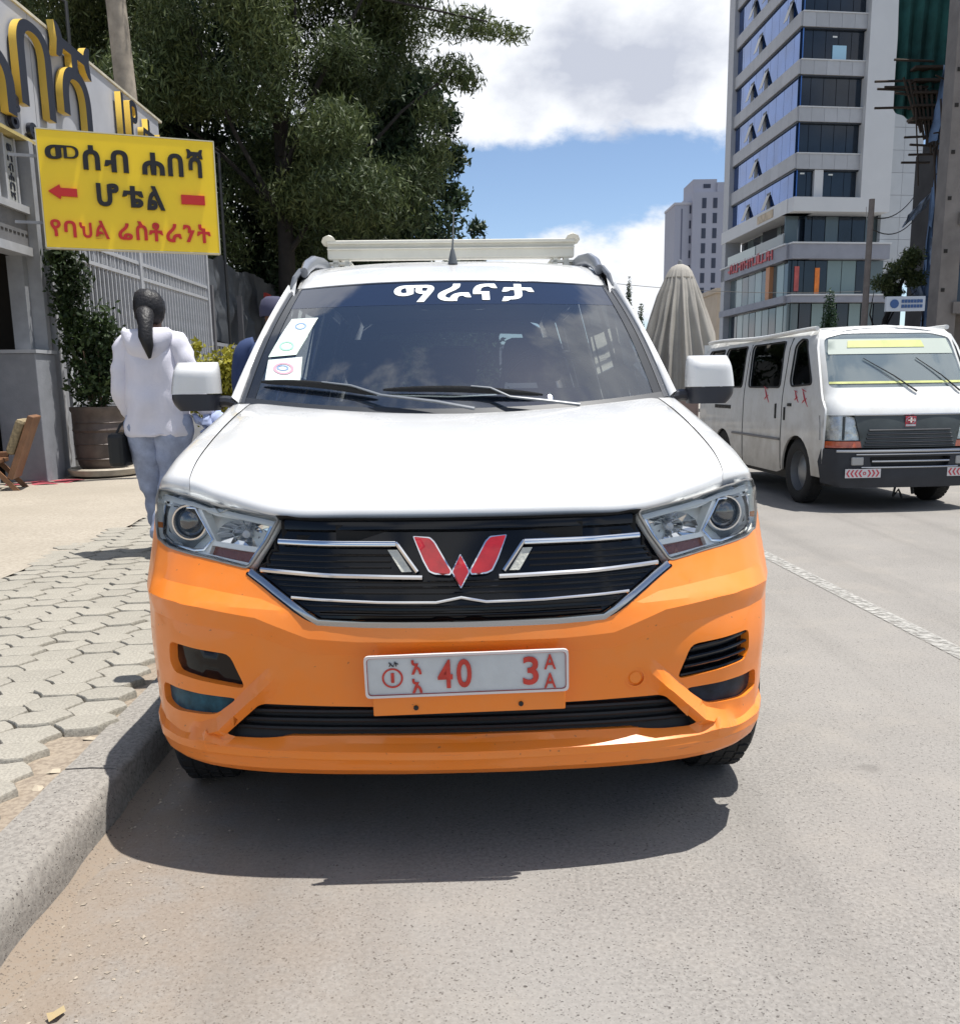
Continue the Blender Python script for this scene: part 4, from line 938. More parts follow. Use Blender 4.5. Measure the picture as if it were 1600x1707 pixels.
pglyph('1', -.192,-.184,-.016,.010, bold=0); pglyph('አ', -.140,-.114,.004,.042, bold=.02); pglyph('አ', -.140,-.114,-.046,-.008, bold=.02)
pglyph('4', -.074,-.036,-.036,.040, bold=.02); pglyph('0', -.026,.012,-.036,.040, bold=.02); pglyph('3', .142,.182,-.036,.040, bold=.02)
pglyph('A', .196,.226,.004,.044); pglyph('A', .196,.226,-.046,-.006)
pglyph('ኢት', -.196,-.172,.026,.040, M('plate_black', (.02,.02,.03), rough=.5), bold=.02)

# ================================================================ LEFT SIDE: restaurant front
grey_wall = M('parapet_grey', (.36,.37,.40), rough=.6, var=.10, scale=1.2, detail=8)
steel = M('grey_steel', (.26,.27,.29), rough=.5, var=.12, scale=6)
steel_lt = M('light_steel', (.38,.39,.41), rough=.45, var=.1, scale=6)
gold = M('gold_side', (.62,.42,.07), rough=.4)
dark_letter = M('letter_face_dark', (.018,.02,.03), rough=.35)
concrete = M('concrete_grey', (.23,.24,.26), rough=.85, var=.12, scale=5, bump=.3)
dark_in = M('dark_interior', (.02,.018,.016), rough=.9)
wood = M('brown_wood', (.20,.10,.05), rough=.55, var=.25, scale=9)
RB = empty('restaurant_front', (-5.3, 11, 0), 0, 'grey restaurant front with large gold edged letters on its sloping parapet', 'building')
def rbx(name, mat, y0, y1, z0, z1, x0=-5.6, x1=-5.3, parent=RB, bevel=0):
    mb = MB(); mb.box(x0+5.3, x1+5.3, y0-11, y1-11, z0, z1); return mb.obj(name, mat, parent, bevel=bevel)
for y0 in np.arange(4.5, 17.0, 1.6):
    rbx('parapet_panel', grey_wall, y0+.006, min(17.4, y0+1.594), 4.10, 5.60)
rbx('coping', M('coping_tan', (.50,.46,.36), rough=.6, var=.2, scale=5), 4.5, 17.42, 5.60, 5.635, -5.63, -5.275)
rbx('parapet_sill', M('sill_yellow', (.45,.36,.14), rough=.6, var=.3, scale=4), 4.5, 12.4, 4.06, 4.10, -5.6, -5.22)
# big letters standing off the parapet: dark faces, gold returns
def bigletter(ch, y0, y1, z0, z1, nm='letter'):
    o = glyph(ch, y1-y0, z1-z0, .09, .0, nm, gold, RB, mtx=frame((.03, y0-11, z0), (0, 1, 0)))
    if o:
        o.data.materials.append(dark_letter)
        for p in o.data.polygons:
            if abs(p.normal.x) > .8: p.material_index = 1
    return o
bigletter('ሐ', 10.3, 11.72, 4.25, 5.35); bigletter('በ', 11.88, 12.80, 4.45, 5.44); bigletter('ሻ', 12.98, 14.1, 4.25, 5.70)
bigletter('ሆ', 15.2, 15.9, 4.60, 5.5); bigletter('ቴ', 16.1, 16.7, 4.7, 5.4); bigletter('ል', 16.8, 17.2, 4.7, 5.3)
for ch, a, b, c, d in (('8', 11.66, 11.90, 4.32, 4.52), ('o', 11.64, 11.84, 4.13, 4.28), ('e', 12.10, 12.32, 4.13, 4.31)):
    o = glyph(ch, b-a, d-c, .05, .03, 'small_letter', dark_letter, RB, mtx=frame((.03, a-11, c), (0, 1, 0)))
# transom windows under the parapet
rbx('transom_back', M('curtain_yellow', (.20,.15,.05), rough=.8, var=.5, scale=7), 8, 12.0, 3.30, 4.06, -5.55, -5.50)
for y in (10.6, 11.05, 11.42, 11.62, 11.9): rbx('mullion', steel_lt, y-.022, y+.022, 3.32, 4.06, -5.42, -5.33)
rbx('text_panel', M('panel_pale', (.33,.34,.33), rough=.6, var=.12, scale=9), 11.66, 11.88, 3.34, 4.04, -5.40, -5.345)
tz = 3.98
for ch in 'መሰብሐበሻ':
    glyph(ch, .12, .085, .006, .02, 'panel_letter', dark_letter, RB, mtx=frame((-.043, 11.71-11, tz-.085), (0, 1, 0))); tz -= .105
rbx('transom_sill', steel_lt, 8, 12.06, 3.24, 3.32, -5.5, -5.26)
rbx('fascia', M('fascia_grey', (.15,.15,.155), rough=.6, var=.15, scale=5), 8, 12.06, 2.86, 3.24, -5.5, -5.31)
for i in range(14):
    rbx('fascia_slot', dark_in, 10.6+i*.10, 10.66+i*.10, 2.98, 3.005, -5.32, -5.306)
for i, ch in enumerate('የባህል'): glyph(ch, .07, .08, .006, .02, 'gold_letter', gold, RB, mtx=frame((-.008, 10.95-11+i*.085, 3.08), (0, 1, 0)))
rbx('lintel', steel_lt, 8, 12.0, 2.76, 2.86, -5.5, -5.27)
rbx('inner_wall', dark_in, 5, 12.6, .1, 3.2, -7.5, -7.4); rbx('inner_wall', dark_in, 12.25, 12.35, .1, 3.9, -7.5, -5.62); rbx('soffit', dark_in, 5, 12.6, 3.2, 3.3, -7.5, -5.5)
rbx('inner_door', wood, 11.05, 11.9, .15, 2.05, -6.3, -6.24); rbx('door_frame', steel, 11.86, 11.98, .15, 2.76, -5.55, -5.36)
rbx('low_wall', concrete, 8.0, 11.3, .1, 1.02, -5.75, -5.62)
# posts beside the opening
rbx('post', steel, 11.98, 12.09, .12, 4.06, -5.42, -5.20, bevel=.006); rbx('post', steel_lt, 12.18, 12.27, .12, 4.06, -5.40, -5.16, bevel=.006); rbx('post', steel, 12.40, 12.50, .12, 3.95, -5.42, -5.22, bevel=.006)
rbx('post_cladding', dark_in, 12.09, 12.18, .12, 4.0, -5.5, -5.36)
rbx('pier', concrete, 11.42, 11.96, .10, 1.62, -5.62, -5.12, bevel=.01); rbx('pier_cap', steel_lt, 11.40, 11.98, 1.62, 1.66, -5.64, -5.10)
# hotel sign board
SG = empty('hanging_sign', (-4.77, 11.2, 2.76), math.atan2(.70, 1.74), 'yellow board with black and red Amharic lettering and a red arrow, hung beside the posts', 'sign')
yel = M('sign_yellow', (.92,.63,.004), rough=.30, coat=.2, var=.03, scale=3); redp = M('sign_red', (.52,.018,.012), rough=.35); blk = M('sign_black', (.010,.008,.008), rough=.4)
SWd, SH = 1.876, 1.235
mb = MB(); mb.box(0, SWd, 0, .10, 0, SH); mb.obj('board', yel, SG, bevel=.004)
fr = M('sign_edge', (.62,.58,.42), rough=.4)
for b_ in ((-.008, SWd+.008, -.004, .104, SH, SH+.012), (-.008, SWd+.008, -.004, .104, -.012, 0), (-.012, -.0, -.004, .104, -.01, SH+.01), (SWd, SWd+.012, -.004, .104, -.01, SH+.01)):
    mb = MB(); mb.box(*b_); mb.obj('edge_trim', fr, SG)
LET = [('መ',0.037,0.221,0.128,0.247),('ሰ',0.241,0.336,0.111,0.319),('ብ',0.357,0.495,0.136,0.327),('ሐ',0.572,0.702,0.136,0.330),('በ',0.722,0.812,0.131,0.330),('ሻ',0.836,0.931,0.083,0.330),('ሆ',0.301,0.428,0.427,0.626),('ቴ',0.445,0.567,0.438,0.625),('ል',0.584,0.689,0.429,0.639),
 ('የ',0.030,0.087,0.759,0.904),('ባ',0.104,0.171,0.765,0.909),('ህ',0.189,0.258,0.776,0.908),('ል',0.276,0.355,0.754,0.911),('ሬ',0.405,0.488,0.767,0.912),('ስ',0.508,0.574,0.744,0.910),('ቶ',0.583,0.666,0.749,0.915),('ራ',0.683,0.776,0.753,0.917),('ን',0.784,0.855,0.756,0.910),('ት',0.868,0.951,0.747,0.914)]
for i, (ch, a0, a1, b0, b1) in enumerate(LET):
    glyph(ch, (a1-a0)*SWd, (b1-b0)*SH, .028 if i < 9 else .016, .030 if i < 9 else .022, 'letter', blk if i < 9 else redp, SG, mtx=Matrix.Translation((a0*SWd, -.004, (1-b1)*SH)))
mb = MB(); pts = [(.036,.520),(.100,.460),(.105,.488),(.194,.490),(.194,.560),(.105,.557),(.100,.585)]
mb.add([(a*SWd, -.028, (1-b)*SH) for a, b in pts]+[(a*SWd, -.001, (1-b)*SH) for a, b in pts], [tuple(range(7))]+[(i, (i+1) % 7, 7+(i+1) % 7, 7+i) for i in range(7)]); mb.obj('arrow', redp, SG)
mb = MB(); mb.box(.788*SWd, .928*SWd, -.028, -.001, (1-.572)*SH, (1-.489)*SH); mb.obj('bar', redp, SG)
for z in (.25, .95):
    mb = MB(); mb.box(-.30, .0, .05, .08, z, z+.03); mb.obj('bracket', steel, SG)
# gate and railing
G = empty('steel_railing', (-5.3, 12.7, 0), 0, 'tall grey barred railing with a patterned middle rail under the yellow sign', 'fence')
def gb(name, y0, y1, z0, z1, x0=-.02, x1=.02, mat=steel_lt):
    mb = MB(); mb.box(x0, x1, y0-12.7, y1-12.7, z0, z1); return mb.obj(name, mat, G)
bar0 = None
for i in range(44):
    y = 12.82+i*.155
    if bar0 is None: bar0 = gb('bar', y-.018, y+.018, 1.0, 3.82, -.018, .018)
    else:
        o = bar0.copy(); C.objects.link(o); o.location = (0, i*.155, 0)
for z0, z1 in ((3.80,3.84), (3.10,3.15), (2.88,2.93), (1.0,1.05)): gb('rail', 12.72, 19.66, z0, z1, -.03, .03)
for i in range(64):
    y = 12.80+i*.107
    if i == 0: rg0 = gb('ring', y-.034, y+.034, 2.945, 3.085, -.012, .012, steel)
    else:
        o = rg0.copy(); C.objects.link(o); o.location = (0, i*.107, 0)
for y in (12.72, 15.74, 19.62): gb('post', y-.05, y+.05, .1, 3.95, -.05, .05)
gb('plinth', 12.7, 19.7, .05, 1.0, -.15, .02, concrete)
# dark yard beyond: low railing and sheeting
YD = empty('yard_fence', (-5.3, 20, 0), 0, 'dark sheeted yard fence with short bars beyond the tall railing', 'fence')
def yb(name, x0, x1, y0, y1, z0, z1, mat):
    mb = MB(); mb.box(x0, x1, y0-20, y1-20, z0, z1); return mb.obj(name, mat, YD)
drk = M('yard_dark', (.035,.04,.045), rough=.9, var=.3, scale=3)
yb('plinth', -.1, .02, 19.8, 34, .05, 1.25, M('yard_wall', (.10,.105,.115), rough=.9, var=.2, scale=2))
for y in np.arange(20.0, 27.5, .22): yb('bar', -.015, .015, y-.014, y+.014, 1.25, 2.05, steel)
yb('rail', -.02, .02, 19.8, 34, 2.03, 2.10, steel); yb('backing', -1.0, -.9, 19.8, 60, 0, 3.9, drk)
for y in (19.9, 22.3, 25.0): yb('post', -.05, .05, y-.06, y+.06, .05, 3.2, M('yard_post', (.12,.12,.13), rough=.7))
def drape(name, pts, mat, parent=None, folds=9, amp=.05, nx=30, nz=14, seed=0):
    """hanging sheet between two top points and two bottom points, with folds"""
    a, b, c, d = [Vector(p) for p in pts]; n = (b-a).cross(Vector((0,0,1))).normalized(); rows = []
    for j in range(nz+1):
        t = j/nz; rw = []
        for i in range(nx+1):
            s_ = i/nx; p = a.lerp(b, s_).lerp(d.lerp(c, s_), t)
            p = p + n*(amp*math.sin(folds*2*PI*s_+seed+t*2)*(.3+t) + amp*1.5*noise.noise(Vector((s_*5, t*4, seed)))) + Vector((0,0,amp*noise.noise(Vector((s_*6, t*3, seed+9)))*2))
            rw.append(p)
        rows.append(rw)
    mb = MB(); grid_mb(mb, rows); return mb.obj(name, mat, parent, True)
o = drape('sheeting', [(-.2,-.2,3.9),(-.2,8,3.9),(-.15,8,2.1),(-.15,-.2,2.1)], M('yard_sheet', (.055,.062,.072), rough=.8, var=.3, scale=2), YD, 12, .10)
mb = MB(); mb.box(-.03,.03,-.3,.3,-.3,.3); o = mb.obj('red_notice', M('notice_red', (.35,.03,.025), rough=.6)); o.location = (-5.15, 24.6, 3.15); tag(o, 'small red panel hanging on the dark sheeting beyond the railing', 'panel')
# chair, mat, pot
CH = empty('lounge_chair', (-5.35, 10.55, .12), math.radians(15), 'wooden chair with a padded woven back at the restaurant entrance', 'chair')
mb = MB(); mb.box(-.28,.20,-.03,.03,.36,.42); mb.obj('armrest', wood, CH, bevel=.008)
mb = MB(); mb.box(-.03,.03,-.25,.25,.20,.92, Matrix.Translation((.16,0,-.05)) @ Matrix.Rotation(math.radians(22), 4, 'Y')); mb.obj('backrest', wood, CH, bevel=.01)
mb = MB(); mb.box(-.05,.05,-.22,.22,.45,.85, Matrix.Translation((.08,0,-.02)) @ Matrix.Rotation(math.radians(22), 4, 'Y')); mb.obj('cushion', M('woven_pad', (.25,.20,.12), rough=.9, var=.4, scale=30), CH, bevel=.04)
mb = MB(); mb.box(-.4,.15,-.25,.25,.30,.35); mb.obj('seat', wood, CH, bevel=.01)
for sy in (-.24, .24):
    mb = MB(); mb.box(-.025,.025,-.02,.02,-.02,.75, Matrix.Translation((.30,sy,.0)) @ Matrix.Rotation(math.radians(-40), 4, 'Y')); mb.obj('leg', wood, CH)
    mb = MB(); mb.box(-.025,.025,-.02,.02,0,.36, Matrix.Translation((-.34,sy,0))); mb.obj('leg', wood, CH)
mb = MB(); grid_mb(mb, [[Vector((-5.42+.62*i/8+.06*j/6*math.sin(i), 10.95+.55*j/6+.07*i/8*1.2, .132+.008*math.sin(i*1.3+j))) for i in range(9)] for j in range(7)])
tag(mb.obj('door_mat', M('mat_red', (.30,.055,.07), rough=.95, var=.15, scale=20), None, True), 'faded red mat on the sand at the restaurant entrance', 'mat')
PT = empty('plant_pot', (-4.68, 12.05, .115), 0, 'large brown ribbed barrel pot on a saucer beside the posts', 'pot')
potm = M('pot_brown', (.085,.065,.055), rough=.45, var=.4, scale=5)
mb = MB(); mb.lathe([(.0001,.10),(.24,.10),(.29,.16),(.315,.30),(.325,.5),(.315,.56),(.335,.59),(.32,.62),(.325,.80),(.345,.83),(.345,.87),(.30,.87),(.29,.80),(.0001,.78)], 36); mb.obj('tub', potm, PT, True, 35)
mb = MB(); mb.lathe([(.22,.0),(.40,.04),(.43,.11),(.40,.13),(.30,.11),(.26,.09)], 36); mb.obj('saucer', M('saucer_tan', (.34,.30,.24), rough=.7, var=.25, scale=5), PT, True)
for h in (.24, .42, .68): 
    mb = MB(); mb.lathe([(.316,h-.012),(.332,h),(.316,h+.012)], 36); mb.obj('rib', potm, PT, True)
lf_dark = leafmat('leaf_shrub', [(.012,.025,.010),(.055,.085,.022),(.028,.05,.016)])
lf_yel = leafmat('leaf_yellow', [(.16,.16,.02),(.42,.38,.05),(.28,.27,.03)])
SHR = empty('potted_shrub', (-4.68, 12.05, .9), 0, 'tall dark green shrub growing in the brown barrel pot', 'shrub')
foliage('foliage', [((-.22,0,1.65),(.26,.22,.35)), ((-.26,0,1.25),(.20,.2,.35)), ((-.16,0,.85),(.26,.22,.35)), ((.14,-.05,.95),(.24,.2,.36)), ((0,0,.35),(.34,.3,.30)), ((.1,0,.55),(.30,.25,.3)), ((-.32,0,1.9),(.16,.15,.22))], 5200, .085, lf_dark, SHR, droop=.3, seed=3, aspect=.45)
mb = MB()
for i in range(7):
    a = i*.9; mb.tube([(.05*math.cos(a), .05*math.sin(a), -.12), (.10*math.cos(a), .1*math.sin(a), .2), (.22*math.cos(a+.3)-.08, .18*math.sin(a), .75)], [.018,.014,.007], 6)
mb.obj('stem', M('stem_brown', (.12,.08,.05), rough=.8), SHR, True)
YS = empty('yellow_shrub', (-4.55, 17.2, .1), 0, 'yellow leaved bush in front of the far end of the tall railing', 'shrub')
foliage('foliage', [((0,0,1.35),(.42,.4,.35)), ((.35,0,1.5),(.35,.3,.32)), ((-.15,0,1.0),(.5,.4,.5)), ((.4,0,1.0),(.4,.3,.5)), ((-.35,0,1.75),(.12,.12,.22))], 3200, .10, lf_yel, YS, seed=4, aspect=.5)
mb = MB(); mb.tube([(0,0,0),(.05,0,1.2)], [.03,.02], 6); mb.obj('stem', MATS['stem_brown'], YS, True)
# ================================================================ TREES
lf_fe = leafmat('leaf_feathery', [(.026,.042,.015),(.145,.172,.062),(.064,.090,.031)], trans=.22)
lf_dk = leafmat('leaf_dense', [(.010,.024,.011),(.065,.105,.045),(.026,.050,.022)], trans=.15)
bark = M('dark_bark', (.022,.019,.017), rough=.95, var=.3, scale=5, bump=.6, bscale=12)
bark_lt = M('pale_bark', (.28,.24,.19), rough=.9, var=.35, scale=3, bump=.5, bscale=8)
def limbs(name, trunk, r0, branches, mat, parent):
    mb = MB(); n = len(trunk); mb.tube(trunk, [r0*(1-.55*i/(n-1)) for i in range(n)], 12); t = mb.obj(name, mat, parent, True)
    for b in branches:
        mb = MB(); m_ = len(b); mb.tube(b, [r0*.27*(1-.75*i/(m_-1)) for i in range(m_)], 7); mb.obj('limb', mat, parent, True)
def clumps(rs, box_, n, r, flat=.8):
    out = []
    for i in range(n):
        out.append(((rs.uniform(box_[0], box_[1]), rs.uniform(box_[2], box_[3]), rs.uniform(box_[4], box_[5])), (rs.uniform(*r), rs.uniform(*r), rs.uniform(*r)*flat)))
    return out
rs = random.Random(21)
# feathery tree in front
TA = empty('feathery_tree', (-4.55, 24, 0), 0, 'big feathery tree whose olive crown fills the upper left above the taxi', 'tree')
cl = clumps(rs, (-5.2, 2.9, -2.2, 2.2, 4.9, 11.5), 64, (.6, 1.3), .85) + [((4.3,0,9.3),(.75,.6,.35)), ((4.9,0,9.15),(.55,.4,.22)), ((5.5,0,9.05),(.4,.3,.2)), ((4.0,0,8.3),(.6,.5,.40)), ((4.45,0,8.1),(.35,.4,.3)), ((3.6,0,7.4),(.45,.6,.4)), ((3.7,0,6.6),(.4,.6,.4)), ((3.3,0,6.0),(.6,.8,.6)), ((2.6,0,10.5),(1.5,1.2,1.0)), ((3.6,0,10.6),(.8,.8,.6)), ((-4.6,1,10.5),(1.5,1,1.0)), ((-3.6,0,5.0),(1.1,1,.9)), ((1.5,0,5.0),(1.2,1,.9)), ((2.8,-.5,5.4),(.9,.9,.8)), ((-1.8,0,4.6),(1.0,1,.7))]
foliage('foliage', cl, 215000, .175, lf_fe, TA, droop=1.1, seed=5, aspect=.20)
limbs('trunk', [(0,0,0),(-.02,0,2),(.02,.1,4.5),(.0,.2,7),(-.2,.3,10)], .27, [[(0,0,4.2),(1.2,0,5.8),(2.9,-.2,7.4),(4.2,-.2,8.3)], [(0,0,5.2),(-1.4,0,6.6),(-3.2,0,8)], [(0,.1,6),(1.0,-.6,7.8),(2.2,-.9,9.6),(4.9,-.4,9.2)], [(0,0,5),(-.8,-1,6.8),(-1.6,-1.4,9)], [(0,0,6.5),(.5,0,8.5),(.6,-.5,10.5)]], bark, TA)
TB = empty('dense_tree', (-1.5, 29, 0), 0, 'darker leafy tree behind the feathery one, reaching lowest over the roof rack', 'tree')
cl = clumps(rs, (-4.6, .1, -1.5, 1.5, 3.4, 9.0), 52, (.65, 1.15), .9) + [((1.55,0,5.0),(.32,.5,.35)), ((1.55,0,5.6),(.28,.4,.22)), ((.9,0,6.4),(.5,.5,.4)), ((1.2,0,4.3),(.45,.6,.5)), ((.8,0,3.6),(.7,.8,.8)), ((.9,0,7.5),(.45,.5,.5)), ((.7,0,8.5),(.45,.5,.5)), ((-2,0,2.6),(1.6,1,1.0)), ((0,0,2.7),(1.4,1,1.0))]
foliage('foliage', cl, 85000, .22, lf_dk, TB, droop=.6, seed=6, aspect=.36)
limbs('trunk', [(0,0,0),(.1,0,2.5),(0,0,5)], .22, [[(.05,0,2.5),(1.0,0,4),(1.8,0,5.4)], [(.05,0,3),(-1.2,0,4.6),(-2.2,0,6.4)]], bark, TB)
TC = empty('dense_tree', (-9.6, 28, 0), 0, 'dark tree behind the pale bare trunk above the grey parapet', 'tree')
cl = clumps(rs, (-3.4, 3.6, -1.5, 1.5, 3.2, 11.0), 46, (.8, 1.5), .9)
foliage('foliage', cl, 52000, .26, lf_dk, TC, droop=.8, seed=7, aspect=.30)
limbs('trunk', [(0,0,0),(.1,0,3),(0,0,7)], .25, [[(.05,0,3),(1.5,0,5.5),(2.6,0,8)]], bark, TC)
TD = empty('gum_tree', (-6.35, 19, 0), 0, 'tree with a pale peeling bare trunk rising behind the grey parapet', 'tree')
mb = MB(); mb.tube([(.02,0,0),(.08,0,3),(0,0,6),(-.14,.1,9),(-.25,.2,12)], [.25,.22,.19,.17,.13], 14); mb.obj('trunk', bark_lt, TD, True)
foliage('foliage', clumps(rs, (-3.8, 1.5, -1, 1, 9.6, 12.5), 16, (.4, .9), .8), 9000, .16, lf_fe, TD, droop=1.2, seed=8, aspect=.2)
# street lamp and flood lamp seen through the leaves
for nm, loc, lab in (('flood_lamp', (-7.05, 17, 7.45), 'flat square flood lamp above the big letters on the parapet'), ('street_lamp', (-5.6, 21.0, 6.0), 'small flat street lamp just above the right corner of the yellow sign')):
    e = empty(nm, loc, 0, lab, 'lamp'); k = .55 if nm == 'flood_lamp' else .4
    mb = MB(); mb.box(-k/2, k/2, -.15, .15, 0, .06); mb.obj('housing', steel, e, bevel=.01)
    mb = MB(); mb.box(-k*.4, k*.4, -.12, .12, -.015, -.001); mb.obj('lens', M('lamp_lens', (.55,.52,.35), rough=.4), e)
    mb = MB(); mb.tube([(k*.4,0,.03), (k*.9,0,-.1), (k*.9,0,-loc[2]+.1)], .03, 8); mb.obj('pole', black_matte, e, True)
# backdrop planting at the end of the street, behind the trunks
TE = empty('hedge', (-4, 44, 0), 0, 'dark hedge closing the view behind the tree trunks', 'hedge')
foliage('foliage', [((x, 0, z), (1.8, 1.2, 1.6)) for x in np.arange(-14, 4.5, 1.6) for z in (1.2, 3.4, 5.2)], 40000, .34, lf_dk, TE, seed=9, aspect=.4)
mb = MB(); mb.box(-14, 5, -.1, .1, 0, 3.6); mb.obj('core', M('hedge_core', (.015,.02,.012), rough=1), TE)
# ================================================================ PEOPLE
skin = M('skin_brown', (.18,.095,.06), rough=.55); hairm = M('black_hair', (.010,.009,.010), rough=.5, bump=.5, bscale=70)
def ring_loft(secs, n=24):
    """secs: (cx, cy, cz, rx, ry)"""
    rows = []
    for cx, cy, cz, rx, ry in secs:
        rows.append([Vector((cx+rx*math.copysign(abs(math.cos(a))**.85, math.cos(a)), cy+ry*math.copysign(abs(math.sin(a))**.85, math.sin(a)), cz)) for a in [2*PI*k/n for k in range(n+1)]])
    return rows
def skin_body(name, J, E, mat, parent, levels=2):
    me = bpy.data.meshes.new(name); me.from_pydata([j[:3] for j in J], E, []); o = bpy.data.objects.new(name, me); C.objects.link(o); o.parent = parent
    m1 = o.modifiers.new('skin', 'SKIN'); 
    if not me.skin_vertices: me.skin_vertices.new()
    for i, j in enumerate(J):
        me.skin_vertices[0].data[i].radius = (j[3], j[4] if len(j) > 4 else j[3]); 
    me.skin_vertices[0].data[0].use_root = True
    m2 = o.modifiers.new('sub', 'SUBSURF'); m2.levels = levels; m2.render_levels = levels
    me.materials.append(mat)
    dg = bpy.context.evaluated_depsgraph_get(); ev = bpy.data.meshes.new_from_object(o.evaluated_get(dg)); o.modifiers.clear(); ev.materials.clear(); ev.materials.append(mat)
    ev.polygons.foreach_set('use_smooth', [True]*len(ev.polygons)); o.data = ev
    return o
def wrinkle(o, amp, sc_, seed=0, squash=.5):
    for v in o.data.vertices:
        n_ = noise.noise(Vector((v.co.x*sc_, v.co.y*sc_, v.co.z*sc_*squash+seed))); v.co += v.normal*amp*n_
    o.data.update()
def hand(J, E, root, wrist, d, palm, curl, sg):
    """five fingers of different lengths from the palm"""
    d = Vector(d).normalized(); side_ = Vector(palm).cross(d).normalized(); p0 = Vector(wrist)+d*.085
    pi_ = len(J); J.append((*p0, .026, .014)); E.append((root, pi_))
    for k, (o_, l) in enumerate(((-.030, .060), (-.010, .070), (.010, .066), (.028, .052))):
        b = p0+side_*o_; m_ = b+d*l*.55+Vector(palm)*curl*.018; t = b+d*l*.85+Vector(palm)*curl*.042
        i0 = len(J); J += [(*b, .009), (*m_, .008), (*t, .007)]; E += [(pi_, i0), (i0, i0+1), (i0+1, i0+2)]
    b = Vector(wrist)+d*.035+side_*sg*.022; t1 = b+d*.03+side_*sg*.025; t2 = t1+d*.028+side_*sg*.006+Vector(palm)*.01; i0 = len(J)
    J += [(*b, .011), (*t1, .010), (*t2, .008)]; E += [(root, i0), (i0, i0+1), (i0+1, i0+2)]
def person(name, loc, rz, h, L_, sh, hip, arms, stride, label):
    """figure facing +y (away from camera); arms = list of (elbow, wrist) offsets"""
    P = empty(name, loc, rz, label, 'person'); k = h/1.70
    J = [(0,0,.95*k,.13,.10), (0,.0,1.10*k,.12,.09), (0,-.01,1.30*k,.14,.10), (0,0,1.43*k,.075,.065), (0,.01,1.50*k,.05,.05), (0,.025,1.57*k,.068,.078), (0,.02,1.64*k,.074,.088), (0,.01,1.685*k,.05,.06)]
    E = [(0,1),(1,2),(2,3),(3,4),(4,5),(5,6),(6,7)]
    for sg in (-1, 1):
        e_, w_ = arms[0 if sg < 0 else 1]; i0 = len(J)
        J += [(sg*sh*.9,0,1.39*k,.050), (e_[0],e_[1],e_[2],.040), (w_[0],w_[1],w_[2],.027,.022)]; E += [(3,i0),(i0,i0+1),(i0+1,i0+2)]
        d = (Vector(w_)-Vector(e_)).normalized(); hand(J, E, i0+2, w_, d, (-sg*.6, .2, 0), 1.0, 1)
        kn, an = stride[0 if sg < 0 else 1]; i0 = len(J)
        J += [(sg*hip*.55,0,.86*k,.085), (kn[0],kn[1],kn[2],.058), (an[0],an[1],an[2]+.06,.038), (an[0],an[1]+.10,an[2]+.02,.036,.026), (an[0],an[1]+.16,an[2]+.015,.03,.02)]; E += [(0,i0),(i0,i0+1),(i0+1,i0+2),(i0+2,i0+3),(i0+3,i0+4)]
    b = skin_body('body', J, E, skin, P)
    return P, k
# woman walking away: feet 0.12 above road level on the sand
WM, k = person('person', (-2.07, 6.3, .115), math.radians(-6), 1.66, 1, .18, .17, [((-.225,-.02,1.08), (-.19,.10,.86)), ((.245,-.04,1.10), (.29,.14,.90))], [((-.10,.06,.46), (-.10,.18,.0)), ((.07,-.02,.46), (.06,-.22,.06))], 'woman in white hoodie and pale jeans with black ponytail, walking away beside the taxi')
hood_m = M('white_fleece', (.66,.65,.72), rough=.95, var=.04, scale=9, bump=.25, bscale=200)
secs = [(0,0,.78,.205,.145), (0,0,.80,.214,.152), (0,0,.86,.212,.150), (.0,0,1.0,.204,.145), (0,0,1.15,.198,.140), (0,0,1.28,.195,.130), (0,0,1.36,.180,.115), (0,0,1.40,.150,.100), (0,0,1.425,.11,.09), (0,0,1.44,.085,.08)]
mb = MB(); grid_mb(mb, [[p for p in r] for r in loft([r for r in ring_loft(secs)], 48, 40)]); hd = mb.obj('hoodie', hood_m, WM, True, 180); wrinkle(hd, .030, 8, 2, .8); wrinkle(hd, .012, 22, 5, .4)
for sg, e_, w_ in ((-1, (-.225,-.02,1.08), (-.19,.10,.86)), (1, (.245,-.04,1.10), (.29,.14,.90))):
    mb = MB(); pts = [Vector((sg*.11,0,1.385)), Vector((sg*.175,-.005,1.345)), Vector(e_).lerp(Vector((sg*.18,0,1.36)), .45), Vector(e_), Vector(e_).lerp(Vector(w_), .55), Vector(w_)+Vector((0,0,.03))]
    mb.tube([cr_spline(pts, t) for t in np.linspace(0, 1, 22)], [float(np.interp(t, [0,.25,.6,.9,1], [.070,.074,.062,.054,.040])) for t in np.linspace(0, 1, 22)], 18); sl = mb.obj('sleeve', hood_m, hd, True, 180); wrinkle(sl, .020, 16, sg, .9)
mb = MB(); rows = []
for j in range(9):
    t = j/8; rows.append([Vector((.135*math.cos(a)*(1-.15*t)*(1+.1*math.sin(t*PI)), -.045-.075*max(0,math.sin(a))*math.sin(PI*t*.9+.25)-.02, 1.435-.20*t*max(0, math.sin(a))**.8)) for a in np.linspace(-.25, PI+.25, 26)])
grid_mb(mb, rows); hb = mb.obj('hood', hood_m, hd, True, 180); sl = hb.modifiers.new('s', 'SOLIDIFY'); sl.thickness = .03; wrinkle(hb, .012, 14, 1)
jean = M('pale_denim', (.27,.31,.42), rough=.9, var=.35, scale=7, bump=.3, bscale=120)
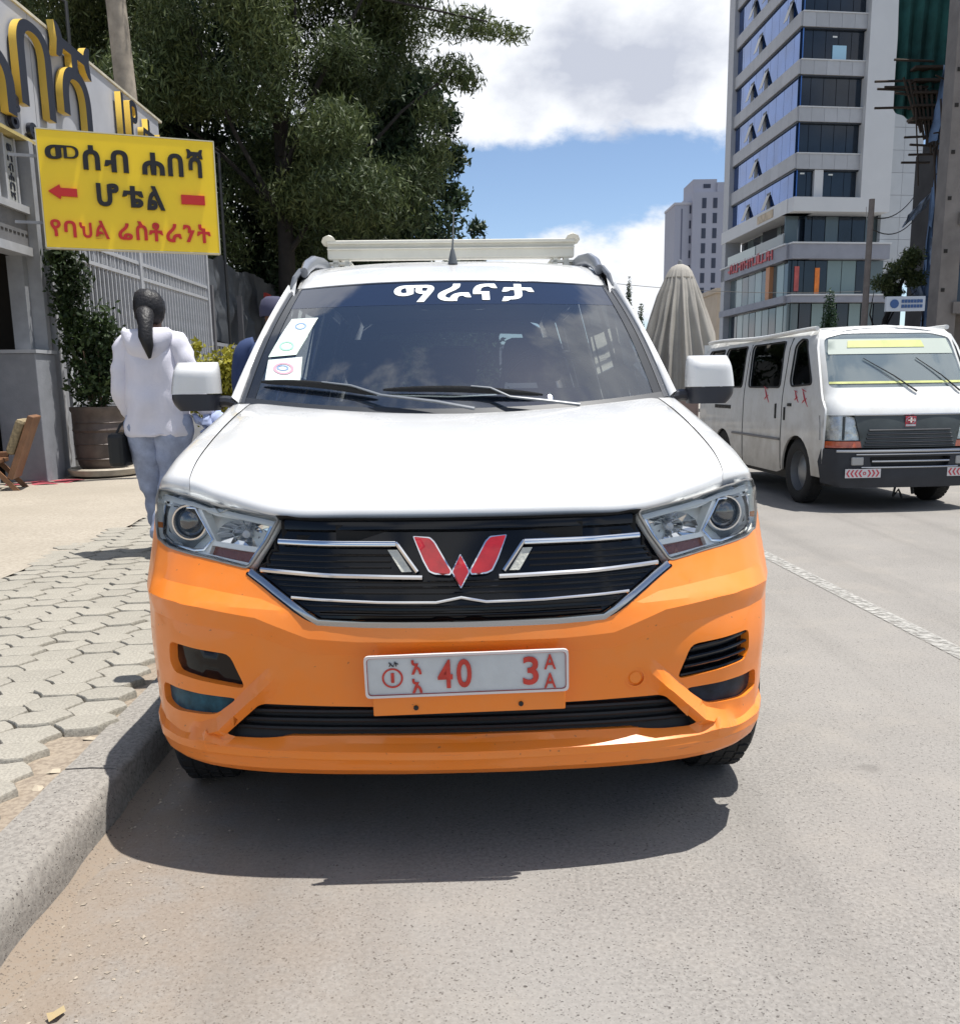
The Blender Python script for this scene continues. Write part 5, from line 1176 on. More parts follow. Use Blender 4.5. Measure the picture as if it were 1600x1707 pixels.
for sg, kn, an in ((-1, (-.10,.06,.46), (-.10,.18,.0)), (1, (.07,-.02,.46), (.06,-.22,.06))):
    mb = MB(); pts = [Vector((sg*.085,0,.90)), Vector((sg*.092,-.005,.80)), Vector((sg*.09,.02,.68)).lerp(Vector(kn), .3), Vector(kn), Vector(kn).lerp(Vector(an)+Vector((0,0,.08)), .5), Vector(an)+Vector((0,0,.085))]
    mb.tube([cr_spline(pts, t) for t in np.linspace(0, 1, 30)], [float(np.interp(t, [0,.18,.35,.6,.8,1], [.118,.128,.108,.082,.076,.078])) for t in np.linspace(0, 1, 30)], 20); jl = mb.obj('jeans', jean, WM, True, 180); wrinkle(jl, .022, 13, sg, .9)
    mb = MB(); mb.tube([Vector(an)+Vector((0,-.06,.035)), Vector(an)+Vector((0,.03,.04)), Vector(an)+Vector((0,.16,.03))], [.032,.042,.034], 12, flat=.8); mb.obj('shoe', M('shoe_white', (.55,.55,.56), rough=.6), WM, True)
mb = MB(); mb.lathe([(.0001,.128),(.045,.120),(.075,.095),(.094,.05),(.098,.0),(.090,-.05),(.070,-.085),(.04,-.10)], 28, (0,-.005,1.575)); hr = mb.obj('hair', hairm, WM, True, 180)
wrinkle(hr, .009, 70, 1, .08); wrinkle(hr, .010, 9, 1)
mb = MB(); mb.lathe([(.030,-.012),(.040,0),(.030,.012)], 14, (.012,-.118,1.515), 'y'); mb.obj('hair_tie', M('tie_red', (.10,.02,.03), rough=.7), WM, True)
mb = MB(); mb.tube([(.0,-.06,1.555),(.015,-.115,1.53),(.03,-.155,1.47),(.045,-.185,1.40),(.055,-.19,1.34),(.06,-.185,1.27)], [.050,.058,.048,.042,.032,.006], 14); pn = mb.obj('ponytail', hairm, WM, True, 180); wrinkle(pn, .008, 80, 2, .06); wrinkle(pn, .008, 14, 2)
BG = empty('handbag', (-2.33, 6.30, .70), 0, 'black bag hanging at the left hip of the woman in white', 'bag')
mb = MB(); mb.box(-.05,.06,-.11,.11,0,.22); mb.obj('pouch', black_matte, BG, bevel=.03)
mb = MB(); mb.tube([(0,-.08,.2),(.03,-.05,.27),(.06,.03,.31),(.03,.07,.27),(0,.09,.2)], .008, 6); mb.obj('strap', black_matte, BG, True)
DC = empty('folded_jacket', (-1.78, 6.42, .74), 0, 'pale blue cloth carried over the right arm of the woman in white', 'jacket')
o = drape('cloth', [(-.05,-.10,.30),(.13,.10,.30),(.17,.06,-.02),(.02,-.06,.02)], M('pale_blue_cloth', (.36,.42,.62), rough=.9, var=.1, scale=9), DC, 2.5, .03); s_ = o.modifiers.new('s', 'SOLIDIFY'); s_.thickness = .04
# man in blue beyond the windscreen pillar
MN, k = person('person', (-1.43, 7.0, .115), math.radians(10), 1.74, 1, .20, .17, [((-.27,-.02,1.12), (-.24,.10,.88)), ((.27,0,1.12), (.26,.12,.88))], [((-.10,.10,.48), (-.10,.02,.0)), ((.10,-.02,.48), (.10,-.16,.04))], 'man in dark blue jacket and cap, half hidden behind the taxi pillar')
MN.scale = (.95, .95, .95)
blue = M('navy_jacket', (.025,.045,.12), rough=.8, var=.15, scale=8)
secs = [(0,0,.80,.21,.15), (0,0,.95,.22,.155), (0,0,1.15,.225,.15), (0,0,1.32,.235,.14), (0,0,1.42,.215,.12), (0,0,1.475,.15,.10), (0,0,1.50,.08,.07)]
mb = MB(); grid_mb(mb, loft(ring_loft(secs), 40, 30)); jk = mb.obj('jacket', blue, MN, True, 180); wrinkle(jk, .022, 9, 4)
for sg in (-1, 1):
    mb = MB(); pts = [Vector((sg*.14,0,1.44)), Vector((sg*.22,0,1.40)), Vector((sg*.26,-.01,1.24)), Vector((sg*.27,0,1.10)), Vector((sg*.25,.08,.92))]
    mb.tube([cr_spline(pts, t) for t in np.linspace(0, 1, 16)], [float(np.interp(t, [0,.3,1], [.07,.078,.05])) for t in np.linspace(0, 1, 16)], 16); mb.obj('sleeve', blue, jk, True, 180)
    an = ((-.10,.02,.0), (.10,-.16,.04))[0 if sg < 0 else 1]; kn = ((-.10,.10,.48), (.10,-.02,.48))[0 if sg < 0 else 1]
    mb = MB(); mb.tube([(sg*.09,0,.92), (sg*.09,.02,.75), kn, Vector(kn).lerp(Vector(an), .5)+Vector((0,0,.04)), Vector(an)+Vector((0,0,.08))], [.12,.11,.08,.075,.07], 16); mb.obj('trousers', M('dark_trousers', (.03,.03,.035), rough=.9), MN, True, 180)
    mb = MB(); mb.tube([Vector(an)+Vector((0,-.06,.035)), Vector(an)+Vector((0,.03,.04)), Vector(an)+Vector((0,.16,.03))], [.032,.042,.034], 12, flat=.8); mb.obj('shoe', black_matte, MN, True)
mb = MB(); mb.lathe([(.0001,.135),(.05,.13),(.085,.105),(.102,.05),(.104,.0),(.10,-.015)], 28, (0,.01,1.665)); cp = mb.obj('cap', M('cap_blue', (.05,.05,.09), rough=.85), MN, True, 180)
mb = MB(); grid_mb(mb, [[Vector((.08*math.sin(a)*(1), .01+.10+.07*t*math.cos(a), 1.655-.01*t)) for a in np.linspace(-1.3, 1.3, 11)] for t in (0, .5, 1)]); mb.obj('peak', MATS['cap_blue'], cp, True)

# ================================================================ RIGHT SIDE
def wallbox(P, dr, outn):
    P = Vector(P); dr = Vector(dr).normalized(); outn = Vector(outn).normalized()
    def f(s0, s1, z0, z1, d0, d1, mb=None):
        mb = mb or MB(); v = []
        for z in (z0, z1):
            for s_, d in ((s0, d0), (s1, d0), (s1, d1), (s0, d1)): v.append(P+dr*s_+outn*d+Vector((0,0,z)))
        return mb.add(v, [(3,2,1,0),(4,5,6,7),(0,1,5,4),(1,2,6,5),(2,3,7,6),(3,0,4,7)])
    return f
cur = M('curtain_glass', (.045,.12,.34), rough=.05, metal=.85, ior=1.6, var=.22, scale=.35, detail=3)
cur2 = M('curtain_glass_dark', (.010,.018,.030), rough=.06, ior=1.5, var=.4, scale=.4)
panelm = M('facade_panel', (.36,.37,.39), rough=.55, var=.05, scale=2, obj_var=.07)
whitef = M('facade_white', (.52,.53,.54), rough=.6, var=.03, scale=.7)
mull = M('mullion_dark', (.02,.025,.035), rough=.4)
OB = empty('office_building', (22.1, 70, 0), 0, 'tall office building with blue glass bands and a white frame on the far side', 'building')
dR, dL = Vector((.988,.15,0)), Vector((-.044,.999,0)); nR = Vector((.15,-.988,0)); nL = Vector((-.999,-.044,0))
fR = wallbox((0,0,0), dR, nR); fL = wallbox((0,0,0), dL, nL)
floors = [(13.5,15.35)] + [(16.42+2.97*i, 18.40+2.97*i) for i in range(7)]
rs2 = random.Random(4)
OPEN = {(0,3),(0,6),(1,5),(2,6),(3,4),(3,6),(4,1),(4,5),(5,4),(5,6),(6,5),(2,4)}
for k, (z0, z1) in enumerate(floors):
    # glazing
    for i in range(5):
        s0 = i*.93; fR(s0+.02, s0+.91, z0+.05, z1-.05, -.32, -.28).obj('window_pane', cur2, OB)
    for i in range(9):
        s0 = .02+i*1.6; mb = fL(s0+.02, s0+1.58, z0+.05, z1-.05, -.14, -.08); 
        o = mb.obj('window_pane', cur, OB)
        if (k, i) in OPEN:
            c = Vector((0,0,0))+dL*(s0+.8)+nL*-.05; mb = MB(); v = [c+dL*a+nL*d+Vector((0,0,z)) for a, d, z in ((-.38,.0,z1-.7),(.38,.0,z1-.7),(.38,.38,z0+.12),(-.38,.38,z0+.12))]
            mb.add(v+[p+nL*.03 for p in v], [(0,1,2,3),(7,6,5,4),(0,4,5,1),(1,5,6,2),(2,6,7,3),(3,7,4,0)]); mb.obj('open_sash', cur2, OB)
            fL(s0+.38, s0+1.22, z0+.15, z1-.5, -.079, -.07).obj('sash_opening', mull, OB)
    fR(0, 4.65, z1-.05, z1+.03, -.30, -.05).obj('head_shadow_gap', mull, OB); fL(0, 14.4, z1-.04, z1+.08, -.10, .02).obj('window_head', mull, OB)
    # spandrel bands in panels
    zb0, zb1 = z1, (floors[k+1][0] if k < len(floors)-1 else z1+1)
    for i in range(5): fR(i*.93+.008, i*.93+.922, zb0+.04, zb1-.03, -.2, .06).obj('spandrel_panel', panelm, OB)
    for i in range(9): fL(.0+i*1.6+.008, i*1.6+1.592, zb0+.08, zb1-.02, -.1, .12).obj('spandrel_panel', panelm, OB)
    fR(0, 4.65, zb1-.05, zb1+.02, -.2, .12).obj('sill', whitef, OB)
fR(1.40, 2.05, 13.5, 15.36, -.3, -.02).obj('pier', whitef, OB)
fR(2.35, 3.35, 22.45, 23.35, -.27, -.2).obj('open_sash', M('painted_sky_pane', (.30,.52,.66), rough=.1, coat=1), OB)  # sky reflection of a tilted pane, put into its pale blue colour
# core box behind the glass, lit ceiling lights are tiny
fR(1.9, 9.5, .0, 38, -9, -1.6).obj('core', M('core_dark', (.03,.035,.045), rough=.9), OB)
for (a, z) in ((2.35, 23.85), (.45, 15.1), (1.95+.6, 15.05)): fR(a, a+.32, z, z+.10, -.28, -.26).obj('ceiling_light', M('ceiling_light_lit', (.7,.72,.7), rough=.5), OB)
# white frame
fR(4.65, 6.85, 13.50, 38, -.4, .45).obj('white_fin', whitef, OB); fR(-.25, 6.85, 12.55, 13.50, -1.5, .45).obj('white_frame', whitef, OB); fL(.46, 16.0, 12.55, 13.5, -1.5, .35).obj('white_frame', whitef, OB)
fL(14.42, 15.9, 13.5, 38, -1.0, .30).obj('end_pier', panelm, OB); fL(14.9, 15.9, 0, 12.55, -1, .30).obj('end_pier', panelm, OB)
fL(3.2, 6.6, 12.75, 13.3, .35, .40).obj('sign_panel', M('tan_sign', (.42,.34,.24), rough=.6, var=.3, scale=3), OB)
# open floor, slab, shopfronts
fR(-.1, 7.2, 9.45, 10.45, -1.4, .30).obj('balcony_slab', M('slab_grey', (.24,.25,.29), rough=.6, var=.1, scale=1), OB); fL(.31, 16, 9.45, 10.45, -1.4, .30).obj('balcony_slab', MATS['slab_grey'], OB)
fR(-.15, 7.25, 10.45, 10.55, -1.4, .40).obj('coping', whitef, OB); fL(.41, 16, 10.45, 10.55, -1.4, .40).obj('coping', whitef, OB)
for i in range(7): fR(.0+i*1.02, .96+i*1.02, 10.6, 12.5, -1.32, -1.26).obj('window_pane', [cur2, M('glass_grey', (.09,.12,.13), rough=.1, ior=1.5)][i % 3 == 0], OB)
for i in range(9): fL(1.0+i*1.6, 2.5+i*1.6, 10.6, 12.5, -1.3, -1.2).obj('window_pane', [cur2, MATS['glass_grey']][i % 2], OB)
fL(7, 14, 10.56, 11.25, .30, .34).obj('glass_balustrade', M('pale_glass', (.30,.36,.34), rough=.15), OB); fL(1, 6.8, 10.56, 11.25, .30, .34).obj('glass_balustrade', MATS['glass_grey'], OB)
redl = M('red_sign', (.45,.06,.07), rough=.5)
s_ = 3.0
while s_ < 13.5:   # illegible raised red lettering on the slab
    w_ = rs2.uniform(.35, .8); z0 = 9.75+rs2.uniform(0,.1)
    fL(s_, s_+.12, z0, z0+.75, .32, .40).obj('sign_letter', redl, OB)
    mb = fL(s_+.12, s_+w_, z0+rs2.choice((.0,.3,.6)), z0+.14+rs2.choice((.0,.3,.6)), .32, .40); mb.obj('sign_letter', redl, OB); s_ += w_+.15
shop = [cur2, MATS['glass_grey'], M('shop_glass_green', (.16,.22,.22), rough=.12, ior=1.5)]
for i, (a, b, m_) in enumerate(((0,.65,0),(.70,1.15,0),(1.2,2.0,0),(2.05,2.9,0),(2.95,4.0,2),(4.05,5.1,2),(5.15,6.2,0),(6.25,7.2,1))): fR(a, b, 7.02, 9.4, -.5, -.45).obj('shop_window', shop[m_], OB)
fR(.45, .80, 7.3, 9.0, -.44, -.40).obj('poster', M('poster_red', (.45,.09,.08), rough=.5, var=.3, scale=2), OB); fR(2.0, 2.35, 7.1, 8.9, -.44, -.40).obj('poster', M('poster_orange', (.75,.20,.03), rough=.5, var=.3, scale=2), OB)
for i in range(9): fL(.4+i*1.6, 1.9+i*1.6, 7.02, 9.4, -.3, -.2).obj('shop_window', shop[(i*2) % 3], OB)
fL(4.2, 5.0, 6.6, 9.4, -.2, .1).obj('poster_column', M('poster_tan', (.50,.24,.12), rough=.6), OB)
fR(-.1, 7.8, 6.50, 7.0, -.6, .35).obj('ledge', MATS['slab_grey'], OB); fR(-.15, 7.9, 6.95, 7.05, -.6, .45).obj('ledge_cap', whitef, OB); fL(.36, 16, 6.5, 7.0, -.6, .35).obj('ledge', MATS['slab_grey'], OB)
for i in range(8): fR(i*.95, i*.95+.85, .1, 6.45, -.5, -.4).obj('shop_window', shop[(i*2+1) % 3], OB)
for i in range(10): fL(.3+i*1.55, 1.7+i*1.55, .1, 6.45, -.3, -.2).obj('shop_window', shop[(i+1) % 3], OB)
# tiled flank behind the fin
tm = M('flank_tile', (.40,.42,.44), rough=.4, var=.05, scale=1, obj_var=.06)
for j in range(20):
    for i in range(2): fR(6.88+i*1.45, 6.88+i*1.45+1.43, 7.9+j*1.5, 9.38+j*1.5, -1.0, -.6).obj('cladding_tile', tm, OB)
# far grey block
FB = empty('apartment_tower', (0, 240, 0), 0, 'distant lilac grey tower block with columns of small dark windows', 'building')
lil = M('tower_lilac', (.31,.32,.38), rough=.8, var=.04, scale=.1); wd = M('tower_window', (.03,.035,.06), rough=.3)
def fb(nm, m_, x0, x1, z0, z1, y0=0, y1=14):
    mb = MB(); mb.box(x0, x1, y0, y1, z0, z1); return mb.obj(nm, m_, FB)
fb('wing', lil, 47.8, 51.7, 0, 42.4, 1.5, 14); fb('wall', lil, 51.7, 62.5, 0, 45.0); fb('roof_block', lil, 51.9, 57.5, 45, 48.0, 1, 12); fb('roof_block', lil, 57.5, 62.5, 45, 47.2, .5, 12)
fb('roof_opening', wd, 54.3, 56.0, 46.0, 46.9, .9, 1.05); fb('roof_cap', M('tower_cap', (.40,.40,.44), rough=.7), 47.6, 51.8, 42.4, 42.9, 1.3, 14)
for x, w_ in ((51.9,.9),(54.4,1.0),(57.0,1.0)):
    for i in range(12):
        z = 43.6-i*3.42; fb('window', wd, x-w_/2, x+w_/2, z-2.3, z, -.08, .05) if x > 51.9 else fb('window', wd, 51.25, 51.68, z-3.2, z-1.4, 1.42, 1.6)
fb('recess', M('tower_seam', (.12,.13,.18), rough=.8), 49.3, 49.6, 0, 41.5, 1.42, 1.6)
fb('stair_wall', M('tower_stair', (.42,.42,.46), rough=.7), 60.2, 62.6, 0, 46.4, -.5, .0)
for i in range(12): fb('window', wd, 61.0, 61.6, 43.2-i*3.42, 45.0-i*3.42, -.58, -.5)
TB2 = empty('tan_building', (33, 130, 0), 0, 'narrow tan building at street level between the tower block and the office building', 'building')
tan = M('tan_render', (.40,.33,.25), rough=.8, var=.1, scale=.5)
mb = MB(); mb.box(-1.5, 1.4, 0, 8, 0, 12.4); mb.obj('wall', tan, TB2)
mb = MB(); mb.box(-1.7, 1.5, -.3, 8, 12.4, 13.0); mb.obj('roof_edge', tan, TB2)
for z in (10.6, 6.5, 4.6):
    mb = MB(); mb.box(-.7, .2, -.1, .1, z, z+1.1); mb.obj('window', wd, TB2)
# unfinished building under nets, with scaffold poles
UB = empty('unfinished_building', (19, 40, 0), 0, 'unfinished dark building hung with green net and torn blue sheets', 'building')
dk = M('raw_concrete', (.028,.028,.030), rough=.95, var=.35, scale=.8)
def ub(nm, m_, x0, x1, y0, y1, z0, z1):
    mb = MB(); mb.box(x0-19, x1-19, y0-40, y1-40, z0, z1); return mb.obj(nm, m_, UB)
ub('frame_wall', dk, 18.35, 24, 41, 41.6, 0, 22)
for z in (3.2, 6.6, 10.0, 13.4, 16.8): ub('slab', dk, 18.0, 24, 39.6, 41, z, z+.3)
for x in (18.2, 19.2): ub('column', M('raw_column', (.10,.10,.10), rough=.95, var=.2, scale=2), x-.18, x+.18, 39.8, 40.2, 0, 20)
netm = M('green_net', (.018,.085,.078), rough=.9, var=.45, scale=1.2, detail=8); tarp = M('blue_tarp', (.13,.20,.32), rough=.75, var=.35, scale=1.5, detail=7); tarp2 = M('pale_tarp', (.20,.24,.30), rough=.8, var=.3, scale=2)
W_ = lambda *p: tuple(a-b for a, b in zip(p, (19,40,0)))
drape('safety_net', [W_(16.0,39.5,18), W_(18.9,39,18), W_(18.6,39,9.6), W_(16.1,39.5,11.3)], netm, UB, 6, .10, 40, 24, 1)
drape('blue_sheet', [W_(17.5,38.6,12.6), W_(18.4,38.6,13.4), W_(18.1,38.6,10.0), W_(17.2,38.6,9.9)], tarp, UB, 2, .10, 20, 16, 3)
drape('blue_sheet', [W_(17.55,38.6,10.0), W_(18.3,38.6,10.0), W_(17.95,38.6,6.9), W_(17.35,38.6,6.9)], tarp, UB, 2, .09, 20, 16, 5)
drape('blue_sheet', [W_(17.4,38.6,8.3), W_(18.0,38.6,8.3), W_(17.75,38.6,4.6), W_(17.2,38.6,4.2)], tarp, UB, 3, .07, 20, 16, 6)
drape('torn_sheet', [W_(16.6,38.4,5.1), W_(17.1,38.4,4.7), W_(17.4,38.4,3.9), W_(16.9,38.4,4.0)], tarp2, UB, 1, .1, 12, 10, 7)
drape('torn_sheet', [W_(17.9,38.2,9.6), W_(18.3,38.2,9.9), W_(18.2,38.2,9.1), W_(17.8,38.2,8.8)], tarp2, UB, 1, .1, 12, 10, 8)
drape('torn_sheet', [W_(16.5,38.4,7.3), W_(17.3,38.4,8.1), W_(17.2,38.4,7.6), W_(16.3,38.4,6.8)], tarp2, UB, 1, .06, 12, 10, 9)
ub('dark_bay', dk, 17.75, 18.6, 39.3, 41, 0, 9.9)
pole = M('scaffold_wood', (.06,.045,.035), rough=.9)
for i, (x0, x1, z, dz) in enumerate(((15.1,17.4,12.25,.12),(15.5,17.4,12.0,.05),(15.25,17.6,11.85,-.05),(15.15,17.6,11.3,.10),(15.9,17.5,11.6,-.15),(16.5,17.6,10.7,0),(16.35,17.6,10.25,.1),(16.6,17.6,9.9,0),(16.6,17.6,9.6,.05),(16.3,17.5,9.3,.05),(15.8,17.4,12.9,0))):
    mb = MB(); mb.tube([W_(x0,38.9+.05*(i % 3),z-dz), W_(x1,39.2,z)], .045, 6); mb.obj('scaffold_pole', pole, UB)
for i in range(7):
    mb = MB(); mb.tube([W_(16.2+i*.22,39.0,12.3-i*.1), W_(16.9+i*.15,39.1,10.6-i*.25)], .05, 6); mb.obj('scaffold_pole', pole, UB)
mb = MB(); mb.tube([W_(16.7,38.9,11.2), W_(16.9,38.9,9.5), W_(17.0,38.9,8.4)], .03, 6); mb.obj('scaffold_pole', pole, UB)
rq = random.Random(8)
for i in range(34):
    z = rq.uniform(2.5, 12.5); xa = rq.uniform(17.1, 17.9); mb = MB()
    if i % 3: mb.tube([W_(xa, 38.3, z), W_(xa+rq.uniform(.4,1.3), 38.7, z+rq.uniform(-.5,.5))], .030, 5)
    else: mb.tube([W_(xa+.3, 38.3, z-1.3), W_(xa+.3+rq.uniform(-.25,.25), 38.4, z+1.2)], .035, 5)
    mb.obj('scaffold_pole', pole, UB)
drape('torn_sheet', [W_(17.3,38.2,6.4), W_(17.9,38.2,6.7), W_(17.7,38.2,5.2), W_(17.3,38.2,5.4)], tarp2, UB, 1, .1, 12, 10, 12)
drape('blue_sheet', [W_(17.2,38.3,5.6), W_(17.7,38.3,6.2), W_(17.6,38.3,3.2), W_(17.2,38.3,3.0)], tarp, UB, 2, .08, 14, 12, 13)
for i in range(5): ub('scaffold_board', pole, 16.6, 17.9, 38.9, 39.4, 12.6-i*.45, 12.68-i*.45)
# near right building: column, glazed bays, ledge and blue signs
NB = empty('corner_building', (13, 28, 0), 0, 'grey concrete fronted building at the right edge with small dark square holes', 'building')
cc = M('rough_concrete', (.17,.155,.145), rough=.9, var=.2, scale=1.5, bump=.5, bscale=10)
def nb(nm, m_, x0, x1, y0, y1, z0, z1):
    mb = MB(); mb.box(x0-13, x1-13, y0-28, y1-28, z0, z1); return mb.obj(nm, m_, NB)
nb('column', cc, 13.02, 13.55, 28, 28.6, 0, 18); nb('return_wall', cc, 13.42, 22, 29.2, 29.5, 0, 18)
mb = MB(); v_ = [(.1,.6),(5.2,10.6),(5.6,10.4),(.5,.6)]; mb.add([(a,b,0) for a,b in v_]+[(a,b,18) for a,b in v_], [(i,(i+1)%4,4+(i+1)%4,4+i) for i in range(4)]); mb.obj('side_wall', cc, NB)
for z in (2.95, 5.35, 7.9, 10.4, 12.9): nb('ledge', cc, 13.42, 20, 27.9, 29.2, z, z+.32)
for j, z in enumerate((3.3, 5.7, 8.25, 10.75)):
    for i in range(3): nb('window_pane', M('bay_glass', (.06,.085,.085), rough=.12, ior=1.5) if z > 5 else M('bay_glass_blue', (.02,.035,.06), rough=.12, ior=1.5), 13.45+i*.8, 14.2+i*.8, 29.0, 29.1, z, z+2.0)
for z in (3.55, 4.6, 6.0, 7.2, 8.4, 9.3, 10.6): nb('putlog_hole', dark_in, 13.08, 13.18, 27.985, 28.05, z, z+.10)
nb('shutter', M('shop_blue', (.03,.06,.13), rough=.6), 11.6, 13.4, 29.3, 29.5, .1, 2.5)
def blue_sign(loc, w_, h_, lab, col):
    e = empty('bank_sign', loc, 0, lab, 'sign'); mb = MB(); mb.box(0, w_, 0, .12, 0, h_); mb.obj('board', M('sign_pale', (.42,.46,.52), rough=.4), e)
    mb = MB(); mb.lathe([(.0001,-.02),(h_*.30,-.02),(h_*.30,.0)], 16, (h_*.55,0,h_*.5), 'y'); mb.obj('emblem', M('sign_blue', (.03,.08,.22), rough=.4), e)
    for r_ in (.56, .22):
        for i in range(7): mb = MB(); a = h_*1.05+i*(w_-h_*1.2)/7; mb.box(a, a+(w_-h_*1.2)/7*.78, -.02, 0, h_*r_, h_*(r_+.22)); mb.obj('lettering', MATS['sign_blue'], e)
blue_sign((11.45, 27.7, 3.02), 1.08, .40, 'white and blue sign board low beside the concrete column', 0); blue_sign((13.55, 27.2, 4.42), 1.6, .30, 'white and blue sign board on the bay at the right edge of the view', 0)
# street furniture and small trees in front
WP = empty('wooden_pole', (11.75, 30, 0), 0, 'plain wooden utility pole in front of the office building', 'pole')
mb = MB(); mb.tube([(0,0,0),(.02,0,6.4)], [.11,.085], 10); mb.obj('shaft', M('pole_wood', (.16,.14,.13), rough=.9, var=.15), WP, True)
cab = M('cable_black', (.02,.02,.02), rough=.6)
for i, (a, b, sag) in enumerate((((11.75,30,6.1),(24,62,11.5),.5),((11.75,30,5.9),(16.9,39,8.0),.3),((11.75,30,5.6),(17,39,7.2),.35),((5.5,62,7.6),(24,62,6.5),.4))):
    mb = MB(); A_, B_ = Vector(a), Vector(b); mb.tube([A_.lerp(B_, t)-Vector((0,0,sag*4*t*(1-t))) for t in np.linspace(0, 1, 12)], .018, 5); o = mb.obj('cable', cab)
    tag(o, ['topmost black cable running from the wooden pole towards the office building','black cable from the wooden pole to the torn blue sheets','lowest black cable from the wooden pole to the scaffold side','thin black cable crossing in front of the lilac tower block'][i], 'cable')
ST = empty('street_tree', (14.9, 35, 0), 0, 'small crooked street tree beside the torn blue sheets', 'tree')
foliage('foliage', [((.0,0,4.9),(.5,.4,.35)), ((.35,0,5.3),(.4,.4,.35)), ((-.5,0,4.5),(.5,.4,.35)), ((.5,0,4.6),(.4,.4,.3)), ((-.2,0,4.1),(.35,.3,.25))], 3800, .16, lf_fe, ST, seed=12, aspect=.3)
limbs('trunk', [(-.5,0,0),(-.6,0,2),(-.45,0,3.2),(.1,0,4.6)], .15, [[(-.5,0,2.8),(-.1,0,3.6),(.6,0,4.2)], [(-.55,0,2.2),(-1.0,0,3.4),(-.9,0,4.2)]], bark, ST)
CF = empty('conifer', (16.4, 46, 0), 0, 'small pointed conifer in front of the shop windows', 'tree')
foliage('foliage', [((0,0,h),(.75*(1-(h-1)/4.6)+.1,.6*(1-(h-1)/4.6)+.1,.5)) for h in (1.4,2.0,2.6,3.2,3.8,4.3,4.8)], 4200, .18, leafmat('leaf_conifer', [(.010,.03,.012),(.035,.08,.03),(.02,.05,.02)]), CF, seed=13, aspect=.25)
mb = MB(); mb.tube([(0,0,0),(0,0,4)], [.1,.03], 6); mb.obj('trunk', bark, CF)
for i, (x, y, h) in enumerate(((13.2, 86, 9.2), (14.6, 88, 7.8))):
    e = empty('cypress', (x, y, 0), 0, ['taller of two thin dark cypresses between the taxi and the folded parasol', 'shorter thin dark cypress next to the folded parasol'][i], 'tree', 'thin cypresses far down the street')
    foliage('foliage', [((0,0,z),(.55*(1-z/h)+.2,.5,1.0)) for z in np.arange(1, h, 1.0)], 1500, .3, lf_dk, e, seed=30+i, aspect=.3); mb = MB(); mb.tube([(0,0,0),(0,0,h*.8)], .1, 6); mb.obj('trunk', bark, e)
# folded market parasol in a pale cover
UM = empty('folded_parasol', (2.86, 14.0, 0), 0, 'pale grey pleated parasol folded down, standing beside the minibus', 'parasol')
cv = M('canvas_grey', (.33,.31,.275), rough=.9, var=.14, scale=3)
prof = [(.0001,2.80),(.05,2.795),(.115,2.765),(.165,2.70),(.215,2.58),(.29,2.38),(.37,2.12),(.45,1.85),(.52,1.58),(.57,1.32),(.60,1.10),(.61,.92)]
mb = MB(); n_ = 160
mb.lathe(prof, n_, ring=lambda a, h: 1+(.17*(1-2*abs(math.sin(a*8.5+.9*math.sin(a*3+1)+.5*math.sin(h*1.6+a)))**.6)+.05*math.sin(a*29+1+h*1.5))*min(1, max(0, (2.76-h)/.6)))
mb.obj('canopy', cv, UM, True, 180)
mb = MB(); mb.lathe([(.165,2.63),(.20,2.62),(.205,2.60),(.17,2.59)], 40); mb.obj('tie_strap', M('strap_tan', (.22,.20,.17), rough=.9), UM, True)
mb = MB(); mb.lathe([(.0001,2.86),(.025,2.85),(.03,2.80),(.02,2.78)], 12); mb.obj('finial', steel, UM, True)
mb = MB(); mb.tube([(0,0,.1),(0,0,2.6)], .03, 8); mb.obj('pole', steel, UM); mb = MB(); mb.lathe([(.0001,.16),(.10,.15),(.34,.10),(.36,.0)], 24); mb.obj('base', concrete, UM, True)
PK = empty('stone_plinth', (3.18, 15.6, 0), 0, 'low pinkish brown block behind the folded parasol and the minibus', 'block')
mb = MB(); mb.box(-.5,.32,-.2,.2,0,1.32); mb.obj('body', M('plinth_pink', (.24,.18,.16), rough=.9, var=.2, scale=4), PK, bevel=.02)
mb = MB(); mb.box(-.54,.36,-.24,.24,1.32,1.40); mb.obj('cap', MATS['plinth_pink'], PK)
# street end: a low row closing the view behind the vehicles
SE = empty('street_building', (12, 150, 0), 0, 'low pale building closing the far end of the street', 'building')
mb = MB(); mb.box(-30, 14, 0, 10, 0, 7); mb.obj('wall', M('far_wall', (.34,.33,.33), rough=.9, var=.1, scale=.3), SE)
for i in range(14):
    mb = MB(); mb.box(-29+i*3, -27.4+i*3, -.1, .1, 2.5, 5); mb.obj('window', wd, SE)

# ================================================================ MINIBUS
V = empty('minibus', (3.90, 8.72, 0), math.radians(4.0), 'old white minibus with a black grille and red arrow stickers, driving up beside the taxi', 'van')
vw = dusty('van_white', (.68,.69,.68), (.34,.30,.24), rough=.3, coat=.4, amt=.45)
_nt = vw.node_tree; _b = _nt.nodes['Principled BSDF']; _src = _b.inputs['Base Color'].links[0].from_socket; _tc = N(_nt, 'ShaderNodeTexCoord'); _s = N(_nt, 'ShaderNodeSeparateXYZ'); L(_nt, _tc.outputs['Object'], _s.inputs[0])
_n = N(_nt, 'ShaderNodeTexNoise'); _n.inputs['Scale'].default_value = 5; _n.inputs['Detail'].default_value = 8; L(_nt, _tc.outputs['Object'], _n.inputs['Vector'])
_z = N(_nt, 'ShaderNodeMapRange', interpolation_type='SMOOTHSTEP'); L(_nt, math_(_nt, 'ADD', _s.outputs[2], math_(_nt, 'MULTIPLY', _n.outputs[0], .5)), _z.inputs[0]); _z.inputs[1].default_value = 1.15; _z.inputs[2].default_value = .55; _z.inputs[4].default_value = .75
